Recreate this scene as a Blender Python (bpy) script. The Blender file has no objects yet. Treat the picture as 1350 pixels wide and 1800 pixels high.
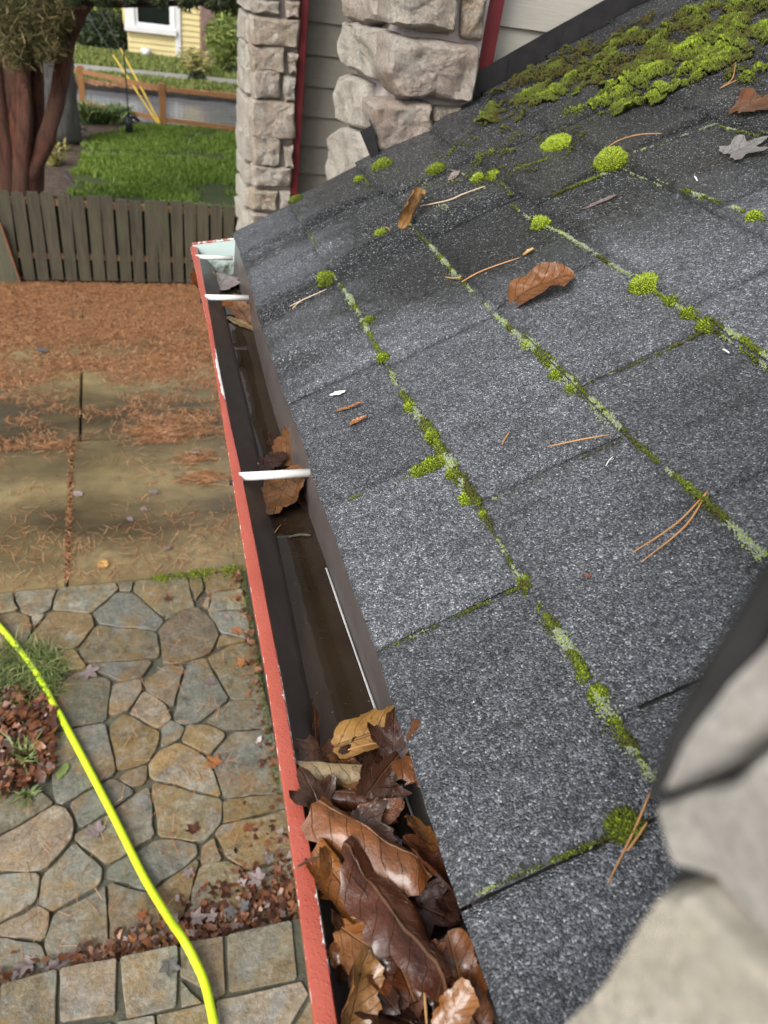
import bpy, bmesh, math, random
from mathutils import Vector, Matrix, noise
rnd = random.Random(7)
D = bpy.data
SC = bpy.context.scene
COL = SC.collection
H = 2.6                                   # camera height above the patio

# ------------------------------------------------------------------ camera
RX = Vector((0.94976451, -0.28510008, 0.12909419))      # camera right in the world
DN = Vector((-0.07197664, -0.60041144, -0.79644552))    # camera down
FW = Vector((0.30457631, 0.74714392, -0.59077003))      # camera forward
CAM = Vector((0, 0, H))
cam_d = D.cameras.new('camera')
cam = D.objects.new('camera', cam_d)
COL.objects.link(cam)
m = Matrix.Identity(4)
for i in range(3):
    m[i][0] = RX[i]; m[i][1] = -DN[i]; m[i][2] = -FW[i]; m[i][3] = CAM[i]
cam.matrix_world = m
cam_d.sensor_fit = 'VERTICAL'; cam_d.sensor_height = 24.0; cam_d.lens = 18.0
cam_d.clip_start = 0.02; cam_d.clip_end = 500
cam_d.dof.use_dof = True; cam_d.dof.focus_distance = 0.98; cam_d.dof.aperture_fstop = 5.3
SC.camera = cam

# ------------------------------------------------------------------ light
SUN_EL, SUN_AZ = math.radians(42), math.radians(-128)
world = D.worlds.new('World'); SC.world = world; world.use_nodes = True
wn = world.node_tree.nodes; wl = world.node_tree.links
for n in list(wn): wn.remove(n)
wo = wn.new('ShaderNodeOutputWorld'); bg = wn.new('ShaderNodeBackground')
sky = wn.new('ShaderNodeTexSky'); sky.sky_type = 'NISHITA'; sky.sun_disc = False
sky.sun_elevation = SUN_EL; sky.sun_rotation = SUN_AZ
sky.air_density = 1.0; sky.dust_density = 4.0; sky.ozone_density = 0.6
hs = wn.new('ShaderNodeHueSaturation'); hs.inputs['Saturation'].default_value = 0.22   # an overcast, nearly white sky
wl.new(sky.outputs[0], hs.inputs['Color']); wl.new(hs.outputs[0], bg.inputs['Color'])
bg.inputs['Strength'].default_value = 0.115
wl.new(bg.outputs[0], wo.inputs['Surface'])
sun_d = D.lights.new('sun', 'SUN'); sun_d.energy = 1.2; sun_d.angle = math.radians(28); sun_d.color = (1.0, 0.97, 0.93)
sun = D.objects.new('sun', sun_d); COL.objects.link(sun)
sd = Vector((math.sin(SUN_AZ) * math.cos(SUN_EL), math.cos(SUN_AZ) * math.cos(SUN_EL), math.sin(SUN_EL)))
sun.rotation_euler = sd.to_track_quat('Z', 'Y').to_euler()
SC.view_settings.view_transform = 'Standard'; SC.view_settings.look = 'None'
SC.view_settings.gamma = 1.0; SC.view_settings.use_curve_mapping = False
SC.view_settings.exposure = 1.0
SC.cycles.max_bounces = 6; SC.cycles.diffuse_bounces = 3; SC.cycles.glossy_bounces = 3
SC.cycles.use_adaptive_sampling = True; SC.cycles.adaptive_threshold = 0.015
SC.cycles.use_denoising = True

# ------------------------------------------------------------------ placing helpers: the sight line of a photo pixel met with a real surface
TH = math.radians(29.3)
EAVE = Vector((0.2304, 0, H - 0.6))
RU = Vector((math.cos(TH), 0, math.sin(TH)))      # up the roof
RN = Vector((-math.sin(TH), 0, math.cos(TH)))     # out of the roof
def ray(x, y): return RX * ((x - 675) / 1350) + DN * ((y - 900) / 1350) + FW
def on_z(x, y, z):
    r = ray(x, y); return CAM + r * ((z - H) / r.z)
def on_y(x, y, Y):
    r = ray(x, y); return CAM + r * (Y / r.y)
def on_x(x, y, X):
    r = ray(x, y); return CAM + r * (X / r.x)
def on_roof(x, y, lift=0.0):
    r = ray(x, y); P0 = EAVE + RN * lift
    t = (P0 - CAM).dot(RN) / r.dot(RN); P = CAM + r * t
    return (P - EAVE).dot(RU), P.y

# ------------------------------------------------------------------ object helpers
def link(o, parent=None):
    COL.objects.link(o)
    if parent is not None: o.parent = parent
    return o
def tag(o, label=None, cat=None, group=None, kind=None):
    if label: o['label'] = label
    if cat: o['category'] = cat
    if group: o['group'] = group
    if kind: o['kind'] = kind
    return o
def empty(name, loc=(0, 0, 0), **k):
    o = D.objects.new(name, None); o.location = loc; o.empty_display_size = 0.05
    COL.objects.link(o); return tag(o, **k)
def mesh_obj(name, verts, faces, mat, parent=None, smooth=True, uvs=None, loc=None, sharp=0.0):
    """verts in world space; the object's origin goes to loc (or the parent's place)"""
    me = D.meshes.new(name)
    off = Vector(loc) if loc is not None else (Vector(parent.location) if parent is not None else Vector((0, 0, 0)))
    me.from_pydata([tuple(Vector(v) - off) for v in verts], [], faces)
    if uvs is not None:
        l = me.uv_layers.new(name='UVMap')
        for lp in me.loops: l.data[lp.index].uv = uvs[lp.vertex_index]
    me.update()
    if smooth:
        me.shade_smooth()
        if sharp: me.set_sharp_from_angle(angle=sharp)
    me.materials.append(mat)
    o = D.objects.new(name, me)
    link(o, parent)
    if parent is None and loc is not None: o.location = loc
    elif parent is not None and loc is not None: o.location = Vector(loc) - Vector(parent.location)
    return o
class MB:
    """collects simple shapes into one mesh"""
    def __init__(s): s.v = []; s.f = []
    def add(s, v, f):
        b = len(s.v); s.v += [Vector(p) for p in v]; s.f += [tuple(i + b for i in q) for q in f]
    def box(s, x0, y0, z0, x1, y1, z1):
        s.add([(x0, y0, z0), (x1, y0, z0), (x1, y1, z0), (x0, y1, z0), (x0, y0, z1), (x1, y0, z1), (x1, y1, z1), (x0, y1, z1)],
              [(3, 2, 1, 0), (4, 5, 6, 7), (0, 1, 5, 4), (1, 2, 6, 5), (2, 3, 7, 6), (3, 0, 4, 7)])
    def tube(s, pts, rads, n=10, caps=True, wob=0.0, seed=0):
        pts = [Vector(p) for p in pts]
        if not isinstance(rads, (list, tuple)): rads = [rads] * len(pts)
        b = len(s.v); up = Vector((0.13, 0.21, 1)).normalized()
        t0 = (pts[1] - pts[0]).normalized()
        a = t0.cross(up)
        if a.length < 1e-3: a = t0.cross(Vector((1, 0, 0)))
        a.normalize()
        for i, p in enumerate(pts):
            t = (pts[min(i + 1, len(pts) - 1)] - pts[max(i - 1, 0)]).normalized()
            a = (a - t * a.dot(t)).normalized(); c = t.cross(a)
            for k in range(n):
                w = 2 * math.pi * k / n
                r = rads[i]
                if wob: r *= 1 + wob * noise.noise(Vector((math.cos(w) * 1.7 + seed, math.sin(w) * 1.7, i * 0.35)))
                s.v.append(p + (a * math.cos(w) + c * math.sin(w)) * r)
        for i in range(len(pts) - 1):
            for k in range(n):
                s.f.append((b + i * n + k, b + i * n + (k + 1) % n, b + (i + 1) * n + (k + 1) % n, b + (i + 1) * n + k))
        if caps:
            s.f.append(tuple(b + k for k in reversed(range(n))))
            s.f.append(tuple(b + (len(pts) - 1) * n + k for k in range(n)))
    def build(s, name, mat, parent=None, smooth=False, loc=None):
        return mesh_obj(name, s.v, s.f, mat, parent, smooth, None, loc)
def box_obj(name, a, b, mat, parent=None, bev=0.0, loc=None):
    mb = MB(); mb.box(min(a[0], b[0]), min(a[1], b[1]), min(a[2], b[2]), max(a[0], b[0]), max(a[1], b[1]), max(a[2], b[2]))
    o = mb.build(name, mat, parent, loc=loc)
    if bev:
        bm = bmesh.new(); bm.from_mesh(o.data)
        bmesh.ops.bevel(bm, geom=bm.edges[:], offset=bev, segments=2, affect='EDGES'); bm.to_mesh(o.data); bm.free()
    return o

# ------------------------------------------------------------------ material helpers
class NT:
    def __init__(s, name):
        s.m = D.materials.new(name); s.m.use_nodes = True; s.t = s.m.node_tree
        s.b = s.t.nodes['Principled BSDF']; s.out = s.t.nodes['Material Output']
        s.tc = s.t.nodes.new('ShaderNodeTexCoord')
    def n(s, kind, **k):
        nd = s.t.nodes.new('ShaderNode' + kind)
        for a, v in k.items(): setattr(nd, a, v)
        return nd
    def l(s, a, b): s.t.links.new(a, b)
    def val(s, sock, v):
        if hasattr(v, 'is_linked') or hasattr(v, 'links'): s.l(v, sock)
        else: sock.default_value = v
    def co(s, scale=(1, 1, 1), src='Object', rot=(0, 0, 0)):
        mp = s.n('Mapping'); s.l(s.tc.outputs[src], mp.inputs[0]); mp.inputs['Scale'].default_value = scale; mp.inputs['Rotation'].default_value = rot
        return mp.outputs[0]
    def pos(s, scale=(1, 1, 1)):
        g = s.n('NewGeometry'); mp = s.n('Mapping'); s.l(g.outputs['Position'], mp.inputs[0]); mp.inputs['Scale'].default_value = scale
        return mp.outputs[0]
    def noise(s, scale, detail=4, co=None, rough=0.55, dist=0.0):
        nd = s.n('TexNoise'); nd.inputs['Scale'].default_value = scale; nd.inputs['Detail'].default_value = detail
        nd.inputs['Roughness'].default_value = rough; nd.inputs['Distortion'].default_value = dist
        if co is not None: s.l(co, nd.inputs['Vector'])
        return nd.outputs['Fac']
    def vor(s, scale, co=None, feature='F1', out='Color', rand=1.0):
        nd = s.n('TexVoronoi', feature=feature); nd.inputs['Scale'].default_value = scale; nd.inputs['Randomness'].default_value = rand
        if co is not None: s.l(co, nd.inputs['Vector'])
        return nd.outputs[out]
    def ramp(s, fac, stops, interp='LINEAR'):
        nd = s.n('ValToRGB'); nd.color_ramp.interpolation = interp
        e = nd.color_ramp.elements
        while len(e) < len(stops): e.new(0.5)
        for q, (p, c) in zip(e, stops):
            q.position = p
            q.color = (c, c, c, 1) if isinstance(c, (int, float)) else (*c, 1)
        s.l(fac, nd.inputs[0]); return nd.outputs[0]
    def mix(s, fac, a, b, mode='MIX'):
        nd = s.n('Mix', data_type='RGBA', blend_type=mode)
        s.val(nd.inputs[0], fac)
        for sock, v in ((nd.inputs[6], a), (nd.inputs[7], b)):
            if isinstance(v, (tuple, list)): sock.default_value = (*v, 1) if len(v) == 3 else v
            else: s.l(v, sock)
        return nd.outputs[2]
    def math(s, op, a, b=0.0, c=0.0):
        nd = s.n('Math', operation=op); s.val(nd.inputs[0], a); s.val(nd.inputs[1], b); s.val(nd.inputs[2], c); return nd.outputs[0]
    def sep(s, co):
        nd = s.n('SeparateXYZ'); s.l(co, nd.inputs[0]); return nd.outputs
    def bump(s, h, strength=0.5, dist=0.01, chain=None):
        nd = s.n('Bump'); nd.inputs['Strength'].default_value = strength; nd.inputs['Distance'].default_value = dist
        s.l(h, nd.inputs['Height'])
        if chain is not None: s.l(chain, nd.inputs['Normal'])
        return nd.outputs[0]
    def fin(s, color=None, rough=None, normal=None, metallic=None, spec=None, coat=None, coat_rough=None, sheen=None, subs=None):
        B = s.b.inputs
        if color is not None:
            if isinstance(color, (tuple, list)): B['Base Color'].default_value = (*color, 1)
            else: s.l(color, B['Base Color'])
        if rough is not None: s.val(B['Roughness'], rough)
        if normal is not None: s.l(normal, B['Normal'])
        if metallic is not None: s.val(B['Metallic'], metallic)
        if spec is not None: s.val(B['Specular IOR Level'], spec)
        if coat is not None: s.val(B['Coat Weight'], coat)
        if coat_rough is not None: s.val(B['Coat Roughness'], coat_rough)
        return s.m
    def rand(s):
        return s.n('ObjectInfo').outputs['Random']
    def island(s):
        return s.n('NewGeometry').outputs['Random Per Island']

def noisy(name, c1, c2, scale=20, rough=0.7, bump=0.3, bscale=60, bdist=0.004, stretch=(1, 1, 1), vary=0.0):
    t = NT(name); co = t.pos(stretch)
    f = t.ramp(t.noise(scale, 6, co), [(0.3, 0.0), (0.7, 1.0)])
    col = t.mix(f, c1, c2)
    if vary:
        hv = t.n('HueSaturation'); t.l(col, hv.inputs['Color'])
        t.l(t.math('MULTIPLY_ADD', t.rand(), 2 * vary, 1 - vary), hv.inputs['Value']); col = hv.outputs[0]
    return t.fin(col, rough, t.bump(t.noise(bscale, 5, co), bump, bdist))

# shingles: coloured mineral granules over asphalt, soaked in places
def shingle_mat():
    t = NT('shingle_granules'); co = t.co()
    v = t.n('TexVoronoi'); v.inputs['Scale'].default_value = 560; t.l(co, v.inputs['Vector'])
    cell = t.sep(v.outputs['Color'])
    gran = t.ramp(cell[0], [(0.0, (0.030, 0.032, 0.036)), (0.35, (0.058, 0.062, 0.070)), (0.60, (0.088, 0.095, 0.107)), (0.84, (0.130, 0.139, 0.155)), (0.96, (0.20, 0.21, 0.225)), (1.0, (0.36, 0.37, 0.38))])
    v2 = t.n('TexVoronoi'); v2.inputs['Scale'].default_value = 210; t.l(co, v2.inputs['Vector'])
    big = t.ramp(t.sep(v2.outputs['Color'])[1], [(0.0, 0.95), (0.5, 1.28), (1.0, 1.65)])
    gran = t.mix(1.0, gran, big, 'MULTIPLY')
    # bald patches and soaked or shaded areas
    tone = t.ramp(t.noise(5, 6, co, 0.65), [(0.3, 0.72), (0.7, 1.2)])
    gran = t.mix(1.0, gran, tone, 'MULTIPLY')
    streak = t.ramp(t.noise(6, 6, t.co((1, 5.5, 1), rot=(0, 0, 0)), 0.65, 0.6), [(0.32, 0.74), (0.55, 1.04)])
    gran = t.mix(1.0, gran, streak, 'MULTIPLY')
    bald = t.ramp(t.noise(34, 6, co, 0.7), [(0.60, 0.0), (0.70, 0.55)])
    gran = t.mix(bald, gran, (0.030, 0.030, 0.031))
    hv = t.n('HueSaturation'); t.l(gran, hv.inputs['Color']); t.l(t.math('MULTIPLY_ADD', t.rand(), 0.42, 0.80), hv.inputs['Value']); gran = hv.outputs[0]
    at = t.n('Attribute', attribute_name='wet'); wet_shade = at.outputs['Fac']  # carries real damp and the painted shade of the buckles
    wet = t.ramp(t.math('ADD', t.math('MULTIPLY', t.math('SUBTRACT', t.noise(6, 8, co, 0.7, 0.6), 0.5), 1.5), wet_shade), [(0.28, 0.0), (0.95, 1.0)])  # damp together with the painted shade of the buckles
    dark = t.mix(1.0, gran, t.ramp(cell[0], [(0.0, (0.10, 0.10, 0.09)), (0.6, (0.15, 0.15, 0.135)), (0.92, (0.32, 0.32, 0.30)), (1.0, (0.8, 0.8, 0.8))]), 'MULTIPLY')
    col = t.mix(t.math('MULTIPLY', wet, 0.92), gran, dark)
    h = t.math('SUBTRACT', 1.0, v.outputs['Distance'])
    nb = t.bump(h, 1.0, 0.0030, t.bump(t.noise(40, 4, co), 0.3, 0.004))
    rough = t.math('MULTIPLY_ADD', wet, -0.34, 0.60)
    return t.fin(col, rough, nb, spec=0.5)
M = {}
M['shingle'] = shingle_mat()
M['asphalt_edge'] = noisy('asphalt_edge', (0.012, 0.012, 0.012), (0.03, 0.03, 0.03), 120, 0.85, 0.6, 300, 0.003)
M['felt'] = noisy('roofing_felt', (0.008, 0.008, 0.008), (0.02, 0.02, 0.02), 60, 0.8)
M['flashing'] = noisy('flashing_paint', (0.020, 0.019, 0.020), (0.035, 0.033, 0.033), 30, 0.45, 0.2, 60)

def red_paint():
    t = NT('red_paint_peeling'); g = t.n('UVMap'); uv = t.sep(g.outputs[0])   # u across the lip 0..1, v along in metres
    co = t.co()
    nz = t.noise(75, 8, co, 0.7)
    fine = t.noise(420, 4, co, 0.6)
    edge = t.ramp(uv[0], [(0.0, 0.26), (0.05, 0.02), (0.10, 0.0), (0.86, 0.0), (0.96, 0.10), (1.0, 0.30)])
    at = t.n('Attribute', attribute_name='peel')
    lev = t.math('ADD', t.math('ADD', nz, t.math('MULTIPLY', fine, 0.22)), t.math('ADD', edge, at.outputs['Fac']))
    peel = t.ramp(lev, [(0.885, 0.0), (0.905, 1.0)])
    red = t.mix(t.ramp(t.noise(14, 5, co), [(0.3, 0.0), (0.7, 1.0)]), (0.36, 0.072, 0.046), (0.43, 0.100, 0.068))
    col = t.mix(peel, red, (0.78, 0.76, 0.73))
    dots = t.vor(260, co, out='Distance')
    h = t.math('ADD', t.math('MULTIPLY', t.noise(210, 3, co), 0.7), t.math('MULTIPLY', peel, -0.6))
    drop = t.ramp(dots, [(0.0, 1.0), (0.35, 0.0)])
    nb = t.bump(t.math('ADD', h, t.math('MULTIPLY', drop, 0.5)), 0.55, 0.0016)
    return t.fin(col, 0.27, nb, spec=0.6)
M['red_lip'] = red_paint()
M['red_trim'] = noisy('dark_red_trim_paint', (0.115, 0.014, 0.018), (0.15, 0.020, 0.024), 20, 0.42, 0.12, 90, 0.003)
M['white_metal'] = noisy('white_enamel', (0.72, 0.73, 0.71), (0.82, 0.82, 0.80), 25, 0.35, 0.1, 60, 0.002)
def grimy():
    t = NT('white_enamel_grimy'); co = t.co()
    z = t.sep(co)
    f = t.ramp(t.math('ADD', t.noise(38, 7, co, 0.7), t.math('MULTIPLY', z[2], -4.2)), [(0.40, 0.0), (0.62, 1.0)])
    col = t.mix(f, (0.62, 0.76, 0.73), t.mix(t.noise(90, 4, co), (0.03, 0.035, 0.015), (0.16, 0.16, 0.10)))
    return t.fin(col, 0.4, t.bump(t.noise(120, 4, co), 0.2, 0.002))
M['grimy'] = grimy()
def ferrule_mat():
    t = NT('ferrule_white'); co = t.co()
    z = t.sep(co)
    f = t.ramp(t.math('ADD', t.noise(120, 6, co, 0.7), t.math('MULTIPLY', z[2], -55)), [(0.62, 0.0), (0.85, 1.0)])
    col = t.mix(f, (0.80, 0.80, 0.76), (0.10, 0.11, 0.06))
    return t.fin(col, 0.35)
M['ferrule'] = ferrule_mat()
def trough():
    t = NT('brown_trough_paint'); co = t.co()
    col = t.mix(t.ramp(t.noise(18, 6, co), [(0.35, 0.0), (0.7, 1.0)]), (0.085, 0.071, 0.066), (0.115, 0.098, 0.092))
    sp = t.ramp(t.noise(230, 4, co), [(0.66, 0.0), (0.72, 1.0)])
    col = t.mix(sp, col, (0.010, 0.009, 0.008))
    return t.fin(col, 0.38, t.bump(t.noise(140, 4, co), 0.2, 0.002))
M['trough'] = trough()
def water():
    t = NT('gutter_water'); co = t.co()
    c = t.mix(t.ramp(t.noise(12, 5, co), [(0.35, 0.0), (0.7, 1.0)]), (0.022, 0.0145, 0.009), (0.034, 0.023, 0.014))
    sp = t.ramp(t.noise(230, 4, co, 0.6), [(0.68, 0.0), (0.71, 1.0)])
    c = t.mix(sp, c, (0.22, 0.17, 0.11))
    return t.fin(c, 0.03, t.bump(t.noise(16, 2, co), 0.05, 0.01), spec=0.42)
M['water'] = water()
M['sky_glint'] = noisy('waterline_sky_glint', (0.38, 0.39, 0.40), (0.5, 0.5, 0.5), 60, 0.35, 0.2, 200, 0.001)  # pale colour imitating the sky's reflection along the waterline

def stone_mat(name, cols, scale=9, brown=0.6, dark=0.5):
    t = NT(name); co = t.pos(); r = t.rand()
    base = t.ramp(r, [(i / (len(cols) - 1), c) for i, c in enumerate(cols)])
    n1 = t.noise(scale, 7, co, 0.65, 0.4)
    c = t.mix(t.ramp(n1, [(0.42, 0.0), (0.64, brown)]), base, (0.43, 0.28, 0.20))
    n5 = t.noise(scale * 0.8, 6, t.pos((1, 1, 1.7)), 0.65, 0.8)
    c = t.mix(t.ramp(n5, [(0.55, 0.0), (0.68, brown * 0.8)]), c, (0.52, 0.40, 0.20))
    n2 = t.noise(scale * 2.3, 7, co, 0.7)
    c = t.mix(t.ramp(n2, [(0.45, 0.0), (0.68, 0.75)]), c, (0.69, 0.655, 0.575))
    n3 = t.noise(scale * 3.4, 8, co, 0.78, 1.6)
    c = t.mix(t.ramp(n3, [(0.53, 0.0), (0.68, dark)]), c, (0.135, 0.115, 0.095))
    st = t.noise(scale * 5, 7, t.pos((1.3, 1.3, 0.45)), 0.75, 1.5)
    c = t.mix(t.ramp(st, [(0.56, 0.0), (0.66, dark * 0.9)]), c, (0.16, 0.135, 0.115))
    n4 = t.noise(scale * 14, 5, co, 0.7)
    c = t.mix(1.0, c, t.ramp(n4, [(0.3, 0.68), (0.7, 1.15)]), 'MULTIPLY')
    nb = t.bump(t.noise(scale * 11, 7, co, 0.75), 0.9, 0.009, t.bump(t.math('SUBTRACT', t.noise(scale * 3.4, 7, co, 0.7, 1.2), t.math('MULTIPLY', st, 0.5)), 1.0, 0.028))
    return t.fin(c, 0.75, nb)
M['rock'] = stone_mat('ledge_stone', [(0.58, 0.51, 0.42), (0.62, 0.57, 0.49), (0.58, 0.49, 0.42), (0.64, 0.55, 0.40), (0.60, 0.55, 0.49)])
M['rock_lit'] = stone_mat('lit_ledge_stone', [(0.70, 0.67, 0.59), (0.69, 0.64, 0.55), (0.72, 0.67, 0.57)], 14, 0.3, 0.35)  # paler copy for side faces, their brighter skylight put into the colour
M['mortar'] = noisy('pinkish_mortar', (0.36, 0.315, 0.305), (0.44, 0.39, 0.38), 30, 0.9, 0.5, 160, 0.004)
def siding(name, c1, c2, grain=1.0):
    t = NT(name); co = t.pos((1.2, 1, 26)); cp = t.pos()
    w = t.noise(7, 5, co, 0.6, 1.3)
    c = t.mix(t.noise(3, 5, cp), c1, c2)
    c = t.mix(1.0, c, t.ramp(w, [(0.35, 0.93), (0.65, 1.03)]), 'MULTIPLY')
    return t.fin(c, 0.6, t.bump(w, 0.35 * grain, 0.004))
M['beige'] = siding('beige_siding', (0.40, 0.38, 0.325), (0.47, 0.445, 0.39))
M['taupe'] = siding('taupe_siding', (0.20, 0.185, 0.15), (0.24, 0.22, 0.185))
M['yellow'] = siding('yellow_clapboard', (0.66, 0.56, 0.27), (0.74, 0.63, 0.33), 0.3)
M['white_wood'] = noisy('white_woodwork', (0.72, 0.72, 0.72), (0.8, 0.8, 0.8), 8, 0.5, 0.1)

# ------------------------------------------------------------------ shape generators
def chaikin(p, k=1):
    for _ in range(k):
        q = []
        for i in range(len(p)):
            a, b = p[i], p[(i + 1) % len(p)]
            q.append((a[0] * .8 + b[0] * .2, a[1] * .8 + b[1] * .2)); q.append((a[0] * .2 + b[0] * .8, a[1] * .2 + b[1] * .8))
        p = q
    return p
def chamfer(p, f=0.10):
    q = []
    for i in range(len(p)):
        z, a, b = p[i - 1], p[i], p[(i + 1) % len(p)]
        la, lb = math.dist(z, a), math.dist(a, b); d = min(0.012, f * min(la, lb))
        if la < 1e-6 or lb < 1e-6: continue
        q.append((a[0] + (z[0] - a[0]) * d / la, a[1] + (z[1] - a[1]) * d / la)); q.append((a[0] + (b[0] - a[0]) * d / lb, a[1] + (b[1] - a[1]) * d / lb))
    return q
def resample_keep(p, n):
    # keeps every corner and shares the remaining points out over the longer edges
    L = [math.dist(p[i], p[(i + 1) % len(p)]) for i in range(len(p))]; c = [1] * len(p)
    while sum(c) < n:
        k = max(range(len(p)), key=lambda i: L[i] / c[i]); c[k] += 1
    out = []
    for i in range(len(p)):
        a, b = p[i], p[(i + 1) % len(p)]
        for j in range(c[i]): out.append((a[0] + (b[0] - a[0]) * j / c[i], a[1] + (b[1] - a[1]) * j / c[i]))
    return out
def resample(p, n):
    L = [math.dist(p[i], p[(i + 1) % len(p)]) for i in range(len(p))]; T = sum(L); out = []; i = 0; acc = 0
    for k in range(n):
        s = T * k / n
        while acc + L[i] < s and i < len(p) - 1: acc += L[i]; i += 1
        f = (s - acc) / max(L[i], 1e-9); a, b = p[i], p[(i + 1) % len(p)]
        out.append((a[0] + (b[0] - a[0]) * f, a[1] + (b[1] - a[1]) * f))
    return out
def slab(name, poly, org, ex, ey, nn, thick, rings, mat, parent, n=24, amp=0.004, freq=20, edge=0.003, seed=0.0, facet=0.0, round_=1, inner=(0.5,), cham=0.13, sharp=0.35):
    """a stone: an outline on a plane (org, ex, ey, nn) raised in rings (inset, height); noise makes it uneven"""
    a2 = sum(poly[i][0] * poly[(i + 1) % len(poly)][1] - poly[(i + 1) % len(poly)][0] * poly[i][1] for i in range(len(poly)))
    if a2 < 0: poly = poly[::-1]
    p = resample_keep(chamfer(poly, cham), n); n = len(p)
    cx = sum(q[0] for q in p) / n; cy = sum(q[1] for q in p) / n
    V = []; F = []
    off = Vector((seed * 7.31, seed * 3.17, seed * 1.7))
    full = [(i_, 0.0, h_) for i_, h_ in rings] + [(rings[-1][0], f_, rings[-1][1]) for f_ in inner]
    for k, (ins, fr_, h) in enumerate(full):
        for q in p:
            dx, dy = cx - q[0], cy - q[1]; d = math.hypot(dx, dy)
            f = min(0.9, ins / d); f = f + (1 - f) * fr_
            x, y = q[0] + dx * f, q[1] + dy * f
            w = Vector((x, y, 0))
            e = edge * noise.noise(Vector((q[0], q[1], 0)) * freq * 1.5 + off) * (1 - fr_)
            x -= dx / d * e; y -= dy / d * e
            hh = h
            if k >= 1:
                hh += amp * noise.fractal(w * freq + off, 1.0, 2.0, 4) * (0.45 if k == 1 else 1.0)
                if facet:
                    vd = noise.voronoi(w * freq * 0.75 + off)[0]
                    hh += facet * (0.9 * min(1.0, vd[1] - vd[0]) - 0.35 + 0.8 * noise.noise(w * freq * 0.45 + off * 2)) * (0.4 if k < 3 else 1.0)
            V.append(Vector(org) + Vector(ex) * x + Vector(ey) * y + Vector(nn) * hh)
    K = len(full)
    for k in range(K - 1):
        for i in range(n):
            F.append((k * n + i, k * n + (i + 1) % n, (k + 1) * n + (i + 1) % n, (k + 1) * n + i))
    V.append(sum((V[(K - 1) * n + i] for i in range(n)), Vector()) / n)
    c = len(V) - 1
    for i in range(n): F.append(((K - 1) * n + i, (K - 1) * n + (i + 1) % n, c))
    fn = Vector(ex).cross(Vector(ey))
    if fn.dot(Vector(nn)) < 0: F = [tuple(reversed(f)) for f in F]
    return mesh_obj(name, V, F, mat, parent, sharp=sharp)
def rect(x0, y0, x1, y1, j=0.0):
    r = lambda: rnd.uniform(-j, j)
    return [(x0 + r(), y0 + r()), ((x0 + x1) / 2 + r(), y0 + r() * .6), (x1 + r(), y0 + r()), (x1 + r() * .6, (y0 + y1) / 2), (x1 + r(), y1 + r()), ((x0 + x1) / 2 + r(), y1 + r() * .6), (x0 + r(), y1 + r()), (x0 + r() * .6, (y0 + y1) / 2)]
def arc(pts, k=10):
    out = []
    for i in range(len(pts) - 1):
        p0 = pts[max(i - 1, 0)]; p1 = pts[i]; p2 = pts[i + 1]; p3 = pts[min(i + 2, len(pts) - 1)]
        for j in range(k):
            t = j / k
            out.append((p1 * 2 + (p2 - p0) * t + (p0 * 2 - p1 * 5 + p2 * 4 - p3) * t * t + (p1 * 3 - p0 - p2 * 3 + p3) * t ** 3) * 0.5)
    return out + [pts[-1]]
X3, Y3, Z3 = Vector((1, 0, 0)), Vector((0, 1, 0)), Vector((0, 0, 1))
#@@SETTING@@

# ================================================================== GROUND
M['soil'] = noisy('garden_soil', (0.030, 0.020, 0.013), (0.075, 0.052, 0.036), 6, 0.85, 0.6, 30, 0.02)
M['mulch'] = noisy('bark_mulch', (0.040, 0.026, 0.018), (0.115, 0.078, 0.055), 14, 0.8, 0.8, 35, 0.03)
def concrete():
    t = NT('wet_concrete'); co = t.pos()
    a = t.ramp(t.noise(0.9, 6, t.pos((0.5, 1.4, 1)), 0.6), [(0.38, 0.0), (0.62, 1.0)])
    c = t.mix(a, (0.058, 0.044, 0.025), (0.27, 0.21, 0.105))
    b = t.ramp(t.noise(5, 8, co, 0.7), [(0.4, 0.0), (0.7, 0.6)])
    c = t.mix(b, c, (0.075, 0.062, 0.040))
    sp = t.ramp(t.noise(26, 6, co, 0.7), [(0.62, 0.0), (0.7, 1.0)])
    c = t.mix(t.math('MULTIPLY', sp, 0.6), c, (0.03, 0.022, 0.014))
    r = t.ramp(t.noise(2.2, 5, co), [(0.38, 0.06), (0.65, 0.32)])
    return t.fin(c, r, t.bump(t.noise(60, 6, co), 0.25, 0.004))
M['concrete'] = concrete()
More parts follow.
